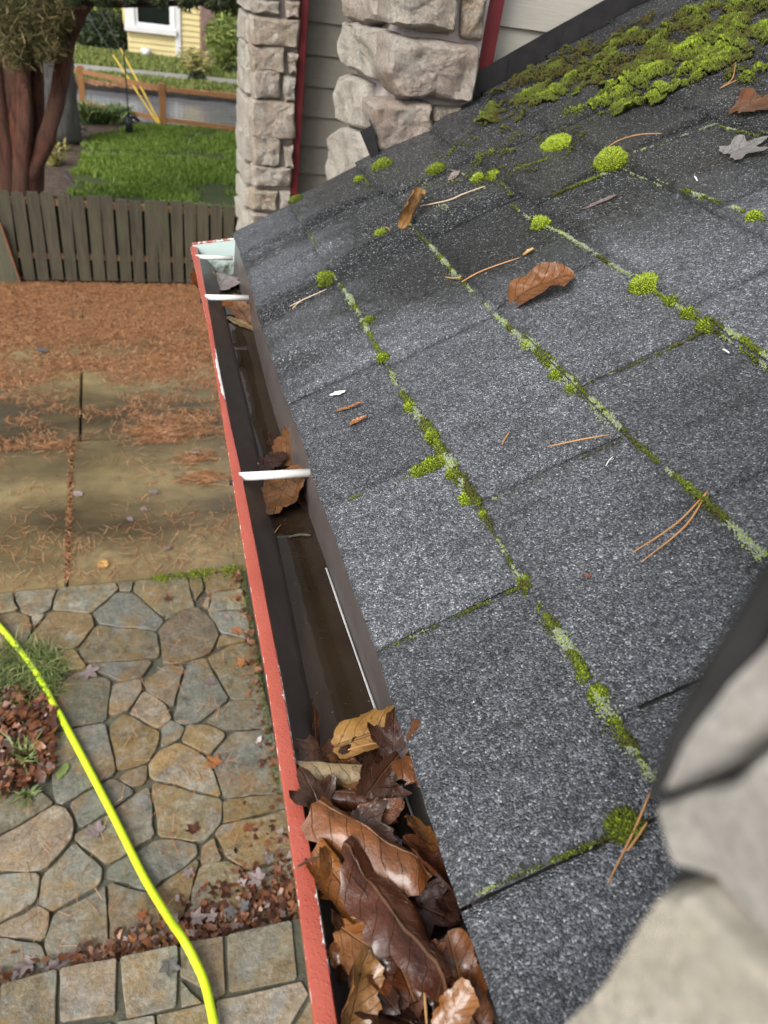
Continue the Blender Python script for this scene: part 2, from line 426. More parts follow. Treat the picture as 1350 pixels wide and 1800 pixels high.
def flag():
    t = NT('wet_flagstone'); co = t.pos(); r = t.rand()
    base = t.ramp(r, [(0.0, (0.175, 0.175, 0.145)), (0.18, (0.185, 0.155, 0.090)), (0.35, (0.20, 0.18, 0.13)), (0.5, (0.21, 0.150, 0.070)), (0.65, (0.150, 0.140, 0.095)), (0.8, (0.20, 0.155, 0.105)), (1.0, (0.165, 0.165, 0.125))], 'CONSTANT')
    off = t.n('VectorMath', operation='ADD'); t.l(co, off.inputs[0])
    cb = t.n('CombineXYZ'); t.l(t.math('MULTIPLY', r, 37.0), cb.inputs[0]); t.l(t.math('MULTIPLY', r, 91.0), cb.inputs[1]); t.l(cb.outputs[0], off.inputs[1])
    o = off.outputs[0]
    c = t.mix(t.ramp(t.noise(5, 8, o, 0.70, 0.35), [(0.47, 0.0), (0.64, 0.85)]), base, (0.25, 0.155, 0.055))
    c = t.mix(t.ramp(t.noise(4.2, 7, o, 0.65, 0.5), [(0.56, 0.0), (0.66, 0.75)]), c, (0.19, 0.20, 0.19))
    c = t.mix(t.ramp(t.noise(13, 8, o, 0.75, 0.3), [(0.5, 0.0), (0.66, 0.7)]), c, (0.070, 0.060, 0.042))
    c = t.mix(t.ramp(t.noise(18, 7, o, 0.75), [(0.50, 0.0), (0.68, 0.6)]), c, (0.33, 0.315, 0.26))
    c = t.mix(1.0, c, t.ramp(t.noise(70, 6, co, 0.7), [(0.3, 0.66), (0.7, 1.2)]), 'MULTIPLY')
    hv = t.n('HueSaturation'); t.l(c, hv.inputs['Color']); t.l(t.math('MULTIPLY_ADD', t.math('FRACT', t.math('MULTIPLY', r, 7.31)), 0.6, 0.75), hv.inputs['Value']); c = hv.outputs[0]
    rg = t.ramp(t.noise(5, 6, co, 0.65), [(0.38, 0.06), (0.65, 0.36)])
    return t.fin(c, rg, t.bump(t.noise(10, 8, o, 0.72, 0.3), 0.7, 0.018, t.bump(t.noise(60, 6, co, 0.7), 0.5, 0.006)))
M['flag'] = flag()
M['joint'] = noisy('mossy_joint', (0.045, 0.045, 0.033), (0.100, 0.098, 0.066), 9, 0.9, 0.7, 60, 0.01)
M['grass_ground'] = noisy('lawn_soil', (0.045, 0.060, 0.018), (0.070, 0.095, 0.024), 2.5, 0.9, 0.8, 90, 0.03)
M['verge'] = noisy('verge_turf', (0.10, 0.15, 0.03), (0.20, 0.19, 0.075), 1.6, 0.9, 0.8, 40, 0.03)
M['road'] = noisy('wet_asphalt', (0.15, 0.15, 0.16), (0.21, 0.21, 0.22), 2.0, 0.22, 0.12, 20, 0.01)
M['path'] = noisy('old_pavement', (0.24, 0.235, 0.22), (0.32, 0.31, 0.29), 2, 0.5, 0.2, 30)

def sheet(name, poly, z, mat, parent=None, kind='structure'):
    o = mesh_obj(name, [(x, y, z) for x, y in poly], [tuple(range(len(poly)))], mat, parent, smooth=False)
    if kind and parent is None: o['kind'] = kind
    return o
def R4(x0, y0, x1, y1): return [(x0, y0), (x1, y0), (x1, y1), (x0, y1)]
g = sheet('ground', R4(-150, -100, 150, 250), -0.10, M['soil'])
# concrete driveway of four slabs
drive = empty('driveway', (0, 4, -0.05), kind='structure')
for x0, y0, x1, y1 in ((-5, 2.905, -0.346, 4.20), (-0.334, 2.905, 3.0, 4.19), (-5, 4.212, -0.300, 6.60), (-0.288, 4.204, 3.0, 6.60)):
    box_obj('slab', (x0, y0, -0.08), (x1, y1, 0.0), M['concrete'], drive, 0.006)
# lawn, bed, road and what lies beyond
lawn_e = [on_z(*p, 0.0) for p in ((118, 346), (128, 318), (140, 290), (146, 262), (160, 242), (200, 229), (240, 222), (290, 220))]
sheet('mulch_bed', R4(-9, 6.80, 6, 13.2), -0.02, M['mulch'])
lawn_poly = [(v.x, v.y) for v in lawn_e] + [(5.5, 12.55), (5.5, 8.2), (-0.30, 8.2)]
lawn = sheet('lawn', lawn_poly, 0.0, M['grass_ground'])
sheet('road', R4(-40, 13.35, 40, 15.65), -0.05, M['road'])
box_obj('kerb', (-40, 15.66, -0.10), (40, 15.80, 0.04), M['path'])['kind'] = 'structure'
sheet('verge', R4(-40, 15.80, 40, 17.0), 0.0, M['verge'])
sheet('sidewalk', R4(-40, 17.02, 40, 17.62), 0.02, M['path'])
sheet('front_lawn', R4(-40, 17.64, 40, 60), 0.0, M['verge'])

# ------------------------------------------------------------------ flagstone patio
def clip(poly, nx, ny, c):
    out = []
    for i in range(len(poly)):
        a, b = poly[i], poly[(i + 1) % len(poly)]
        da, db = nx * a[0] + ny * a[1] - c, nx * b[0] + ny * b[1] - c
        if da <= 0: out.append(a)
        if (da < 0 < db) or (db < 0 < da):
            f = da / (da - db); out.append((a[0] + (b[0] - a[0]) * f, a[1] + (b[1] - a[1]) * f))
    return out
A7 = lambda x, y: (x / 2.7, 980 + y / 2.7)
A8 = lambda x, y: (x / 2.25, 1380 + y / 2.25)
px = [A7(*p) for p in ((60, 235), (185, 200), (180, 315), (50, 345), (400, 205), (600, 165), (700, 200), (775, 170), (920, 150), (1060, 130),
      (340, 345), (565, 275), (825, 272), (915, 350), (1020, 210), (1080, 215), (1090, 290), (330, 470), (510, 400), (735, 465), (960, 495), (1050, 380),
      (320, 585), (500, 515), (690, 645), (820, 625), (1000, 640), (1130, 590), (520, 690), (690, 745), (800, 865), (1015, 780), (1010, 905), (1130, 740), (1120, 960),
      (380, 930), (575, 880), (915, 1025), (610, 1075), (350, 700))]
px += [A8(*p) for p in ((15, 110), (165, 120), (95, 245), (450, 60), (520, 150), (690, 110), (940, 110), (285, 360), (620, 320), (848, 300), (970, 250),
      (50, 400), (115, 565), (370, 560), (530, 520), (700, 420), (850, 440), (215, 660), (60, 700), (1010, 420), (1030, 520), (680, 540), (860, 560))]
seeds = [on_z(x, y, 0.0) for x, y in px]; seeds = [(v.x, v.y) for v in seeds]
bed = [on_z(x, y, 0.0) for x, y in ((20, 1190), (70, 1190), (20, 1260), (60, 1290), (10, 1330), (60, 1345))]
drop = {6, 19, 20, 24, 31, 41, 57}
seeds = [q for i, q in enumerate(seeds) if i not in drop]
wt_ = {}
nreal = len(seeds)
extra = [(-0.8 - 0.3 * rnd.random() - 0.32 * i, 1.25 + 0.33 * j + 0.15 * rnd.random()) for i in range(4) for j in range(6)]
allseeds = seeds + extra + [(v.x, v.y) for v in bed]
PX1 = 0.45
patio = empty('patio', (0, 2, -0.05), kind='structure')
sheet('joint_bed', R4(-3.0, 1.05, 0.70, 2.90), -0.006, M['joint'], patio)
k = 0
for i, s in enumerate(seeds + extra):
    poly = R4(-2.4, 1.14, 0.455, 2.895)
    for j, q in enumerate(allseeds):
        if i == j: continue
        wi, wj_ = (0.055 * noise.cell(Vector((k_ * 3.7, 1.5, 2.5))) for k_ in (i, j))
        nx, ny = q[0] - s[0], q[1] - s[1]; d = math.hypot(nx, ny)
        if d > 1.3: continue
        nx /= d; ny /= d
        poly = clip(poly, nx, ny, (nx * (q[0] + s[0]) + ny * (q[1] + s[1])) / 2 - 0.0042 + (wi - wj_) * 0.9)
        if len(poly) < 3: break
    if len(poly) < 3: continue
    hgt = rnd.uniform(0.006, 0.013)
    slab('flagstone', poly, (0, 0, 0), X3, Y3, Z3, 0.03, [(0, -0.03), (0.0004, hgt - 0.003), (0.003, hgt), (0.035, hgt + 0.0005)], M['flag'], patio, 26, 0.0022, 9, 0.011, i * 1.37)
# the raised step at the near end, built of squared slabs
ZS = 0.12
step = empty('step', (-0.2, 0.9, 0.0), kind='structure')
sp = [[(-160, 1765), (-5, 1731), (-10, 1830), (-160, 1830)], [(2, 1729), (98, 1704), (96, 1803), (0, 1806)], [(105, 1702), (204, 1683), (202, 1781), (107, 1794)], [(211, 1681), (311, 1660), (309, 1768), (222, 1790)],
      [(319, 1657), (391, 1645), (396, 1744), (384, 1752), (319, 1714)], [(400, 1642), (512, 1617), (522, 1720), (405, 1742)], [(317, 1723), (354, 1762), (319, 1770)],
      [(100, 1812), (197, 1796), (205, 1880), (100, 1890)], [(-100, 1840), (92, 1815), (92, 1900), (-100, 1930)], [(206, 1796), (270, 1786), (280, 1870), (215, 1878)], [(276, 1784), (374, 1760), (384, 1850), (290, 1868)], [(381, 1758), (528, 1727), (542, 1748), (478, 1850), (392, 1848)], [(546, 1756), (580, 1850), (488, 1852)]]
wp = [[(on_z(x, y, ZS).x, on_z(x, y, ZS).y) for x, y in p] for p in sp]
wp = [[(sum(a for a, _ in p) / len(p) * -.025 + x * 1.025, sum(b for _, b in p) / len(p) * -.025 + y * 1.025) for x, y in p] for p in wp]
for i in range(5):
    for j in range(2):
        wp.append(R4(-1.9 + 0.48 * i, 0.10 + 0.36 * j, -1.435 + 0.48 * i, 0.45 + 0.36 * j))
box_obj('riser', (-2.6, -0.4, -0.05), (0.40, 1.118, ZS - 0.012), M['joint'], step)
for i, p in enumerate(wp):
    hh = ZS + rnd.uniform(-0.002, 0.004)
    slab('flagstone', p, (0, 0, 0), X3, Y3, Z3, 0.03, [(0, hh - 0.03), (0.0003, hh - 0.003), (0.003, hh), (0.02, hh)], M['flag'], step, 26, 0.0018, 9, 0.004, 50 + i * 1.9, 0, 1, (0.5,), 0.04)
# timber edging along the patio
M['wet_wood'] = noisy('wet_mossy_timber', (0.045, 0.040, 0.026), (0.13, 0.105, 0.065), 14, 0.5, 0.5, 40, 0.006, (6, 0.6, 6))
eb = MB()
for y0, y1 in ((0.2, 1.93), (1.935, 2.97)):
    pts = []
    for yy in (y0, y1):
        xx = 0.414 + 0.039 * max(0, yy - 0.9) + 0.02
        pts += [(xx, yy, -0.05), (xx + 0.032, yy, -0.05), (xx + 0.032, yy, 0.075), (xx, yy, 0.075)]
    eb.add(pts, [(0, 1, 2, 3), (7, 6, 5, 4), (0, 4, 5, 1), (1, 5, 6, 2), (2, 6, 7, 3), (3, 7, 4, 0)])
tag(eb.build('edging_board', M['wet_wood'], loc=(0.45, 1.6, 0)), 'mossy wet timber edging board between flagstones and house base', 'edging board')
side_bed = slabs = None
for i in range(9):     # a narrow strip of flags beyond the edging
    xx = 0.414 + 0.039 * max(0, 0.9 + 0.22 * i - 0.9) + 0.06
    slab('flagstone', rect(xx, 0.85 + 0.225 * i, xx + 0.13, 1.065 + 0.225 * i, 0.01), (0, 0, 0), X3, Y3, Z3, 0.03, [(0, -0.03), (0.001, 0.004), (0.007, 0.009), (0.05, 0.01)], M['flag'], patio, 16, 0.003, 9, 0.006, 90 + i)

# ================================================================== ROOF
def sstep(a, b, x):
    t = max(0, min(1, (x - a) / (b - a))); return t * t * (3 - 2 * t)
BUCK = [(1.372, 0.034, 0.017, 0.02, 0.52), (1.625, 0.028, 0.013, 0.0, 0.34), (1.165, 0.030, 0.010, -0.05, 0.20), (1.50, 0.03, 0.007, 0.1, 0.6), (1.25, 0.035, 0.010, 0.62, 1.1), (1.09, 0.006, 0.0013, 0.53, 0.70), (0.432, 0.005, 0.0012, -0.05, 0.17), (0.90, 0.006, 0.0012, -0.05, 0.17), (0.87, 0.005, 0.0010, 0.18, 0.36), (0.63, 0.005, 0.0008, 0.36, 0.53)]
def relief(s, y):
    h = 0.0028 * noise.noise(Vector((s * 2.5, y * 2.5, 3.1))) + 0.0010 * noise.noise(Vector((s * 12, y * 12, 9.0)))
    for yc, w, a, s0, s1 in BUCK:
        yy = y - yc - 0.02 * math.sin(s * 9)
        if abs(yy) < 4 * w: h += a * math.exp(-(yy / w) ** 2) * sstep(s0 - 0.05, s0 + 0.05, s) * (1 - sstep(s1 - 0.06, s1 + 0.06, s))
    return h
def R3(s, y, lift=0.0): return EAVE + RU * s + Y3 * y + RN * lift
def eave_s(y): # the sagging eaves line
    return 0.030 * sstep(1.2, 1.8, y) + 0.010 * sstep(0.5, 1.2, y) * (1 - sstep(1.5, 1.8, y)) - 0.012 * (1 - sstep(0.1, 0.5, y)) + 0.004 * noise.noise(Vector((y * 6, 0, 1.3)))
ROWS = [0.0, 0.168, 0.358, 0.54, 0.697, 0.872, 1.045, 1.22, 1.395, 1.57]
def row_s(i, y):
    if i == 0: return eave_s(y)
    w = 0.008 * (sstep(1.2, 1.8, y)) if i == 1 else 0
    return ROWS[i] + w + 0.0035 * noise.noise(Vector((y * 2.2, i * 5.0, 0.4)))
def rake_y(s): return 1.798 + 0.10 * s
JOINTS = [[-0.62, -0.35, -0.05, 0.245, 0.515, 0.765, 1.03, 1.362, 1.63], [-0.62, -0.22, 0.05, 0.33, 0.645, 0.995, 1.385, 1.615], [-0.62, -0.3, 0.0, 0.25, 0.5, 0.75, 1.0, 1.31, 1.56],
          [-0.62, -0.2, 0.05, 0.3, 0.553, 0.793, 1.24, 1.52], [-0.62, -0.1, 0.18, 0.45, 0.70, 0.97, 1.24, 1.48, 1.72], [-0.62, -0.2, 0.1, 0.36, 0.6, 0.85, 1.10, 1.4, 1.65],
          [-0.62, 0.0, 0.25, 0.5, 0.75, 1.0, 1.27, 1.55, 1.77], [-0.62, 0.1, 0.4, 0.7, 0.95, 1.15, 1.45, 1.7], [-0.62, 0.2, 0.5, 0.8, 1.1, 1.35, 1.62]]
def wet_and_shade(s, y):
    w = sstep(0.92, 1.26, y + 0.30 * (s - 0.42)) * sstep(0.05, 0.40, s) * 0.85 + 0.30 * sstep(0.75, 1.1, y)
    w += 0.5 * sstep(0.6, 0.95, s) * sstep(0.98, 1.25, y)
    for yc, wd, a in ((1.322, 0.036, 0.62), (1.585, 0.03, 0.5), (1.215, 0.05, 0.40), (1.12, 0.03, 0.35)):  # bands beside the buckles: damp plus their shaded sides, darkened in colour
        w += a * math.exp(-((y - yc - 0.02 * math.sin(s * 9)) / wd) ** 2) * (1 - sstep(0.22, 0.50, s))
    w += 0.22 * math.exp(-((y - 1.0) / 0.25) ** 2) * (1 - sstep(0.0, 0.12, s))
    return w
roof = empty('shingle_roof', tuple(EAVE), label='dark grey asphalt shingle roof with mossy joints above the gutter', cat='roof')
roof_mats = M['shingle']
for i in range(len(ROWS) - 1):
    js = JOINTS[i]
    for k in range(len(js)):
        y0 = js[k]; last = k == len(js) - 1
        tilt = rnd.uniform(-0.004, 0.004); lift = rnd.uniform(0, 0.0018)
        ny = max(6, int(((js[k + 1] if not last else 1.85) - y0) / 0.014)); ns = 9
        V, F, W = [], [], []
        gap = 0.0021
        rows_t = [-1] + list(range(ns + 1))
        for a in rows_t:
            for b in range(ny + 1):
                fb = b / ny; fa = max(a, 0) / ns
                ya = y0 + gap
                s_hi = ROWS[i + 1] + 0.03
                s = row_s(i, y0 + 0.2 * fb) ; yt = (js[k + 1] - gap) if not last else rake_y(0)
                y = ya + (yt - ya) * fb
                lo = row_s(i, y); s = lo + (s_hi - lo) * fa
                if last: y = ya + (rake_y(s) - ya) * fb
                y += tilt * (fa - 0.5) * (0.6 if 0 < b < ny else 1.0) + (0.0012 * noise.noise(Vector((s * 60, y0 * 31, 2.0))) if b in (0, ny) else 0)
                if a <= 0: s += 0.0018 * noise.noise(Vector((y * 55, i * 9.0, 0.0))) + 0.0008 * noise.noise(Vector((y * 210, i * 9.0, 0.0)))
                hh = 0.0030 + 0.0080 * (1 - fa) + lift * (1 - fa)
                if b in (0, ny): hh -= 0.0012
                if a == 0: hh -= 0.0009
                if a == -1: hh = 0.0008 if i else -0.004
                V.append(R3(s, y, hh + relief(s, y))); W.append(wet_and_shade(s, y))
        n1 = ny + 1
        for a in range(ns + 1):
            for b in range(ny):
                F.append((a * n1 + b, a * n1 + b + 1, (a + 1) * n1 + b + 1, (a + 1) * n1 + b))
        base = len(V)      # side skirts so that every tab has a thickness
        for b in (0, ny):
            for a in range(1, ns + 2):
                V.append(V[a * n1 + b] - RN * 0.004); W.append(0.5)
        for q, b in ((0, 0), (ns + 1, ny)):
            for a in range(ns):
                f = ((a + 1) * n1 + b, (a + 2) * n1 + b, base + q + a + 1, base + q + a)
                F.append(f if b == 0 else f[::-1])
        o = mesh_obj('shingle', V, F, M['shingle'], roof)
        at = o.data.attributes.new('wet', 'FLOAT', 'POINT'); at.data.foreach_set('value', W)  # holds damp plus the painted shade beside the buckles
# deck, soffit and fascia under the shingles
mb = MB()
P = [R3(0.012, -0.62, -0.002), R3(1.6, -0.62, -0.002), R3(1.6, 1.95, -0.002), R3(0.03, 1.79, -0.002)]
mb.add(P + [p - RN * 0.02 for p in P], [(0, 1, 2, 3), (7, 6, 5, 4), (0, 4, 5, 1), (1, 5, 6, 2), (2, 6, 7, 3), (3, 7, 4, 0)])
mb.build('roof_deck', M['felt'], roof)
box_obj('fascia_board', (0.276, -0.62, H - 0.83), (0.298, 1.79, H - 0.612), M['trough'], roof)
box_obj('soffit_board', (0.298, -0.62, H - 0.83), (0.62, 1.79, H - 0.815), M['white_wood'], roof)
# step flashing where the roof meets the beige wall
for k in range(7):
    s0 = 0.60 + 0.155 * k; s1 = s0 + 0.160
    a, b = R3(s0, rake_y(s0) + 0.004 + 0.0015 * (k % 2), 0.0), R3(s1, rake_y(s1) + 0.004 + 0.0015 * (k % 2), 0.0)
    up = Vector((0, 0, 0.062))
    th = Vector((0, 0.0012, 0))
    V = [a, b, b + up, a + up]; V = V + [v + th for v in V]
    fm = MB(); fm.add(V, [(0, 1, 2, 3), (7, 6, 5, 4), (0, 4, 5, 1), (1, 5, 6, 2), (2, 6, 7, 3), (3, 7, 4, 0)])
    fm.build('step_flashing', M['flashing'], roof)

# ================================================================== HOUSE WALLS
house = empty('house_wall', (1.9, 1.93, 0), label='house wall of beige and taupe lap siding with dark red trim boards', cat='wall')
def board(x0, x1, zb, ht, Y, mat, parent, name='siding_board'):
    mb = MB(); t = 0.014
    V = []
    for x in (x0, x1):
        V += [(x, Y, zb), (x, Y - t, zb + 0.0015), (x, Y - 0.003, zb + ht + 0.012), (x, Y, zb + ht + 0.012)]
    mb.add(V, [(0, 1, 2, 3), (7, 6, 5, 4), (1, 0, 4, 5), (2, 1, 5, 6), (3, 2, 6, 7), (0, 3, 7, 4)])
    return mb.build(name, mat, parent)
YB = 1.955
zl = on_y(950, 56, YB - 0.014).z
for k in range(-2, 9):
    board(0.84, 3.4, zl + 0.19 * k + 0.0, 0.186, YB, M['beige'], house)
box_obj('wall_core', (0.84, YB + 0.001, 0.0), (3.4, YB + 0.15, zl + 0.19 * 9), M['taupe'], house)
YT = 1.885
xa, xb = on_y(838, 95, YT).x, on_y(870, 95, YT).x
box_obj('trim_board', (xa, YT, H - 0.42), (xb, YB - 0.001, H + 1.5), M['red_trim'], house, 0.002)
# taupe wall behind the open porch
YW = 3.76
zt = on_y(585, 209, YW - 0.014).z
dz = on_y(585, 156, YW - 0.014).z - zt
for k in range(-13, 6):
    board(0.80, 3.4, zt + dz * k, dz - 0.004, YW, M['taupe'], house)
box_obj('wall_core', (0.80, YW + 0.001, 0.0), (3.4, YW + 0.15, zt + dz * 6), M['taupe'], house)
xc, xd = on_y(519, 340, 3.60).x, on_y(533, 100, 3.60).x
box_obj('trim_board', (0.763, 3.604, 0.0), (0.797, 3.745, H + 0.7), M['red_trim'], house, 0.002)
box_obj('wall_core', (0.62, -0.6, 0.0), (0.75, 1.80, H - 0.84), M['taupe'], house)     # the wall beneath the eaves

# ------------------------------------------------------------------ stone pillars
RK = lambda t: [(0, -t), (0.0, t * 0.2), (0.002, t * 0.62), (0.007, t * 0.92), (0.014, t * 1.08)]
def stone(parent, poly, face, at, t, mat, n=40, amp=0.010, freq=22, facet=0.010, edge=0.006, seed=0, grow=1.0):
    gx = sum(p[0] for p in poly) / len(poly); gy = sum(p[1] for p in poly) / len(poly)
    poly = [(gx + (x - gx) * grow, gy + (y - gy) * grow) for x, y in poly]
    if face == 'front': fr = ((0, at, 0), X3, Z3, -Y3)
    else: fr = ((at, 0, 0), Y3, Z3, -X3)
    return slab('stone', poly, *fr, t, RK(t), mat, parent, n, amp, freq, edge, seed, facet, 1, (0.14, 0.28, 0.42, 0.56, 0.7, 0.85) if n > 30 else (0.25, 0.5, 0.75), 0.10, 0.6)
pillar = empty('stone_pillar', (0.71, 2.05, H - 0.5), label='large rough pale ledgestone pillar rising from the roof beside red trim', cat='pillar')
YP, XP = 1.862, 0.622
box_obj('mortar_core', (XP, YP, H - 0.75), (xa - 0.002, 2.20, H + 1.3), M['mortar'], pillar)
C2 = lambda x, y: (400 + x / 2.7, y / 2.7)
fy = lambda *ps: [(on_y(*C2(*p), YP - 0.012).x, on_y(*C2(*p), YP - 0.012).z) for p in ps]
fx = lambda *ps: [(on_x(*C2(*p), XP - 0.012).y, on_x(*C2(*p), XP - 0.012).z) for p in ps]
front = [([(742, -120), (1085, -120), (1075, 60), (1062, 150), (960, 128), (880, 135), (755, 100)], 'rock', 0.045),
         ([(890, 95), (1062, 92), (1050, 165), (890, 148)], 'rock', 0.022),
         ([(1118, -130), (1225, -130), (1205, 190), (1108, 178)], 'rock', 0.026),
         ([(765, 165), (900, 185), (1175, 222), (1160, 380), (1138, 478), (980, 462), (790, 450), (738, 320)], 'rock', 0.050),
         ([(672, 490), (800, 478), (950, 492), (962, 600), (880, 665), (740, 722), (705, 700), (688, 600)], 'rock', 0.042),
         ([(975, 500), (1138, 508), (1120, 545), (965, 610)], 'rock', 0.020),
         ([(690, 740), (900, 660), (1120, 560), (1130, 900), (690, 1000)], 'rock', 0.02)]
for i, (p, mt, t) in enumerate(front): stone(pillar, fy(*p), 'front', YP, t, M[mt], 44, seed=3 + i * 2.3, facet=0.013, grow=1.055)
sides = [([(585, -130), (740, -120), (750, 95), (690, 120), (620, 100), (598, 40)], 'rock', 0.042),
         ([(590, 112), (640, 108), (755, 152), (752, 260), (722, 372), (640, 345), (582, 300), (572, 200)], 'rock_lit', 0.034),
         ([(560, 370), (600, 362), (680, 400), (668, 500), (655, 600), (590, 605), (545, 560), (545, 460)], 'rock_lit', 0.034),
         ([(520, 660), (560, 605), (640, 625), (690, 740), (680, 900), (520, 1050), (505, 800)], 'rock_lit', 0.034)]
for i, (p, mt, t) in enumerate(sides): stone(pillar, fx(*p), 'side', XP, t, M[mt], 40, seed=31 + i * 2.3, facet=0.009, grow=1.07)
for k in range(4):      # courses above the picture
    z0 = H + 0.02 + 0.16 * k
    stone(pillar, rect(0.63, z0, 0.80, z0 + 0.15, 0.008), 'front', YP, 0.04, M['rock'], 24, seed=60 + k)
    stone(pillar, rect(1.88, z0, 2.18, z0 + 0.15, 0.008), 'side', XP, 0.035, M['rock_lit'], 24, seed=70 + k)
# bent kick-out flashing at the pillar's foot
ps = [on_y(*C2(*p), YP - 0.05) for p in ((628, 625), (682, 596), (718, 760), (690, 775))]
k1 = MB(); V = [Vector(p) for p in ps]; V += [p + Vector((0.002, 0.004, 0)) for p in V]
k1.add(V, [(0, 1, 2, 3), (7, 6, 5, 4), (0, 4, 5, 1), (1, 5, 6, 2), (2, 6, 7, 3), (3, 7, 4, 0)])
q = [V[1], V[1] + Vector((0.004, 0.035, 0.004)), V[2] + Vector((0.02, 0.035, 0.0)), V[2]]
q += [p + Vector((0.002, 0.0, 0.003)) for p in q]
k1.add(q, [(0, 1, 2, 3), (7, 6, 5, 4), (0, 4, 5, 1), (1, 5, 6, 2), (2, 6, 7, 3), (3, 7, 4, 0)])
k1.build('kick_out_flashing', M['flashing'], roof)

# the far pillar at the porch corner
fp = empty('stone_pillar', (0.67, 3.8, 0), label='slim pale stone pillar at far porch corner beside taupe siding', cat='pillar')
YQ, XQ = 3.60, 0.598
box_obj('mortar_core', (XQ, YQ + 0.012, 0.0), (0.7625, 3.95, H + 0.65), M['mortar'], fp)
fq = lambda *ps: [(on_y(*C2(*p), YQ).x, on_y(*C2(*p), YQ).z) for p in ps]
rows = [[(118, -120, 255, -8), (262, -120, 345, -5)], [(112, -4, 252, 72), (266, -4, 345, 92)], [(104, 72, 340, 228)], [(108, 205, 274, 345), (282, 246, 332, 352)], [(112, 316, 255, 472), (260, 358, 326, 488)], [(104, 462, 322, 662)], [(110, 628, 250, 792), (264, 684, 312, 798)], [(112, 780, 304, 886)], [(104, 894, 236, 1000), (244, 902, 300, 994)], [(104, 1006, 298, 1110)]]
n = 0
for r in rows:
    for x0, y0, x1, y1 in r:
        sk = (x1 - x0) * 0.045
        p = [(x0, y0), ((x0 + x1) / 2, y0 + sk), (x1, y0 + sk * 1.5), (x1 - 2, (y0 + y1) / 2), (x1 - 3, y1), ((x0 + x1) / 2, y1 - 3), (x0 + 6, y1 - sk), (x0, (y0 + y1) / 2)]
        p = [(a + rnd.uniform(-6, 6), b + rnd.uniform(-5, 5)) for a, b in p]
        stone(fp, fq(*p), 'front', YQ + 0.012, 0.040, M['rock'], 28, 0.008, 26, 0.010, 0.005, 100 + n, 1.0); n += 1
        if x0 < 130:
            z1, z0 = on_y(*C2(x0, y0), YQ).z, on_y(*C2(x0, y1), YQ).z
            stone(fp, rect(3.63, z0 + .006, 3.90, z1 - .006, 0.008), 'side', XQ, 0.040, M['rock_lit'], 20, 0.006, 22, 0.006, 0.005, 140 + n)
zb = on_y(*C2(150, 1115), YQ).z
k = 0
while zb > 0.05:
    hh = min(zb, rnd.uniform(0.10, 0.16))
    stone(fp, rect(0.60, zb - hh + 0.01, 0.765, zb, 0.006), 'front', YQ + 0.012, 0.028, M['rock'], 20, seed=170 + k)
    stone(fp, rect(3.63, zb - hh + 0.01, 3.90, zb, 0.006), 'side', XQ, 0.028, M['rock_lit'], 16, seed=190 + k)
    zb -= hh; k += 1

# the pillar right beside the camera, far inside its focus
npil = empty('stone_pillar', (0.27, 0.0, H - 0.5), label='blurred cream stone pillar close to the viewer at lower right', cat='pillar')
XN = 0.120
fn = lambda *ps: [(on_x(*p, XN).y, on_x(*p, XN).z) for p in ps]
near = [([(1446, 905), (1362, 1040), (1264, 1204), (1200, 1312), (1162, 1400), (1260, 1345), (1400, 1235), (1560, 1130), (1750, 800), (1600, 700)], 'near1', 0.018),
        ([(1134, 1422), (1255, 1368), (1400, 1262), (1580, 1150), (1700, 1500), (1520, 1880), (1360, 1700), (1226, 1552), (1160, 1522)], 'near1', 0.020),
        ([(1168, 1560), (1200, 1568), (1350, 1740), (1480, 1900), (1430, 2150), (1050, 2150), (915, 1950), (982, 1800)], 'near2', 0.022)]
M['near1'] = stone_mat('near_stone_grey', [(0.74, 0.71, 0.65), (0.75, 0.72, 0.66)], 22, 0.15, 0.14)
M['near2'] = stone_mat('near_stone_cream', [(0.80, 0.74, 0.60), (0.80, 0.75, 0.62)], 20, 0.2, 0.14)
for i, (p, mt, t) in enumerate(near):
    slab('stone', [(on_x(*q, XN + 0.010 - t).y, on_x(*q, XN + 0.010 - t).z) for q in p], (XN + 0.010, 0, 0), Y3, Z3, -X3, t, [(0, -t), (0.0, t * 0.5), (0.0010, t * 0.85), (0.003, t)], M[mt], npil, 44, 0.0025, 30, 0.003, 210 + i, 0.003, 1, (0.12, 0.25, 0.4, 0.55, 0.7, 0.85), 0.04, 0.5)
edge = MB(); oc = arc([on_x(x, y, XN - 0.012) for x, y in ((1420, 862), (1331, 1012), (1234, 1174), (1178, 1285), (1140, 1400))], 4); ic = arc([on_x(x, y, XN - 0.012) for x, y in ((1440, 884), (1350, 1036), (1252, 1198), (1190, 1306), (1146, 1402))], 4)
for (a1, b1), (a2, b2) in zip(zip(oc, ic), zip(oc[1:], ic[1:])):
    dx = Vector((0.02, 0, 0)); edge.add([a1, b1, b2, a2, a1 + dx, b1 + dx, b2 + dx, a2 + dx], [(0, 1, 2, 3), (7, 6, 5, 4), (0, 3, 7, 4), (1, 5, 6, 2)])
EDGE_ = None
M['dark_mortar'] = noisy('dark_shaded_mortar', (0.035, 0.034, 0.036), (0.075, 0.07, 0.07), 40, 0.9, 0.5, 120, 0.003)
cpts = fn((1392, 900), (1318, 1060), (1222, 1220), (1146, 1392), (1128, 1440), (1162, 1540), (985, 1830), (930, 2000))
Vc = [(XN + 0.006, y, z) for y, z in cpts]; n = len(Vc)
Vb = [(XN + 0.10, y, z) for y, z in cpts]
far_ = [(XN + 0.006, -0.45, cpts[-1][1]), (XN + 0.006, -0.45, cpts[0][1])]
mb = MB(); allv = Vc + far_ ; back = Vb + [(XN + 0.10, v[1], v[2]) for v in far_]; N = len(allv)
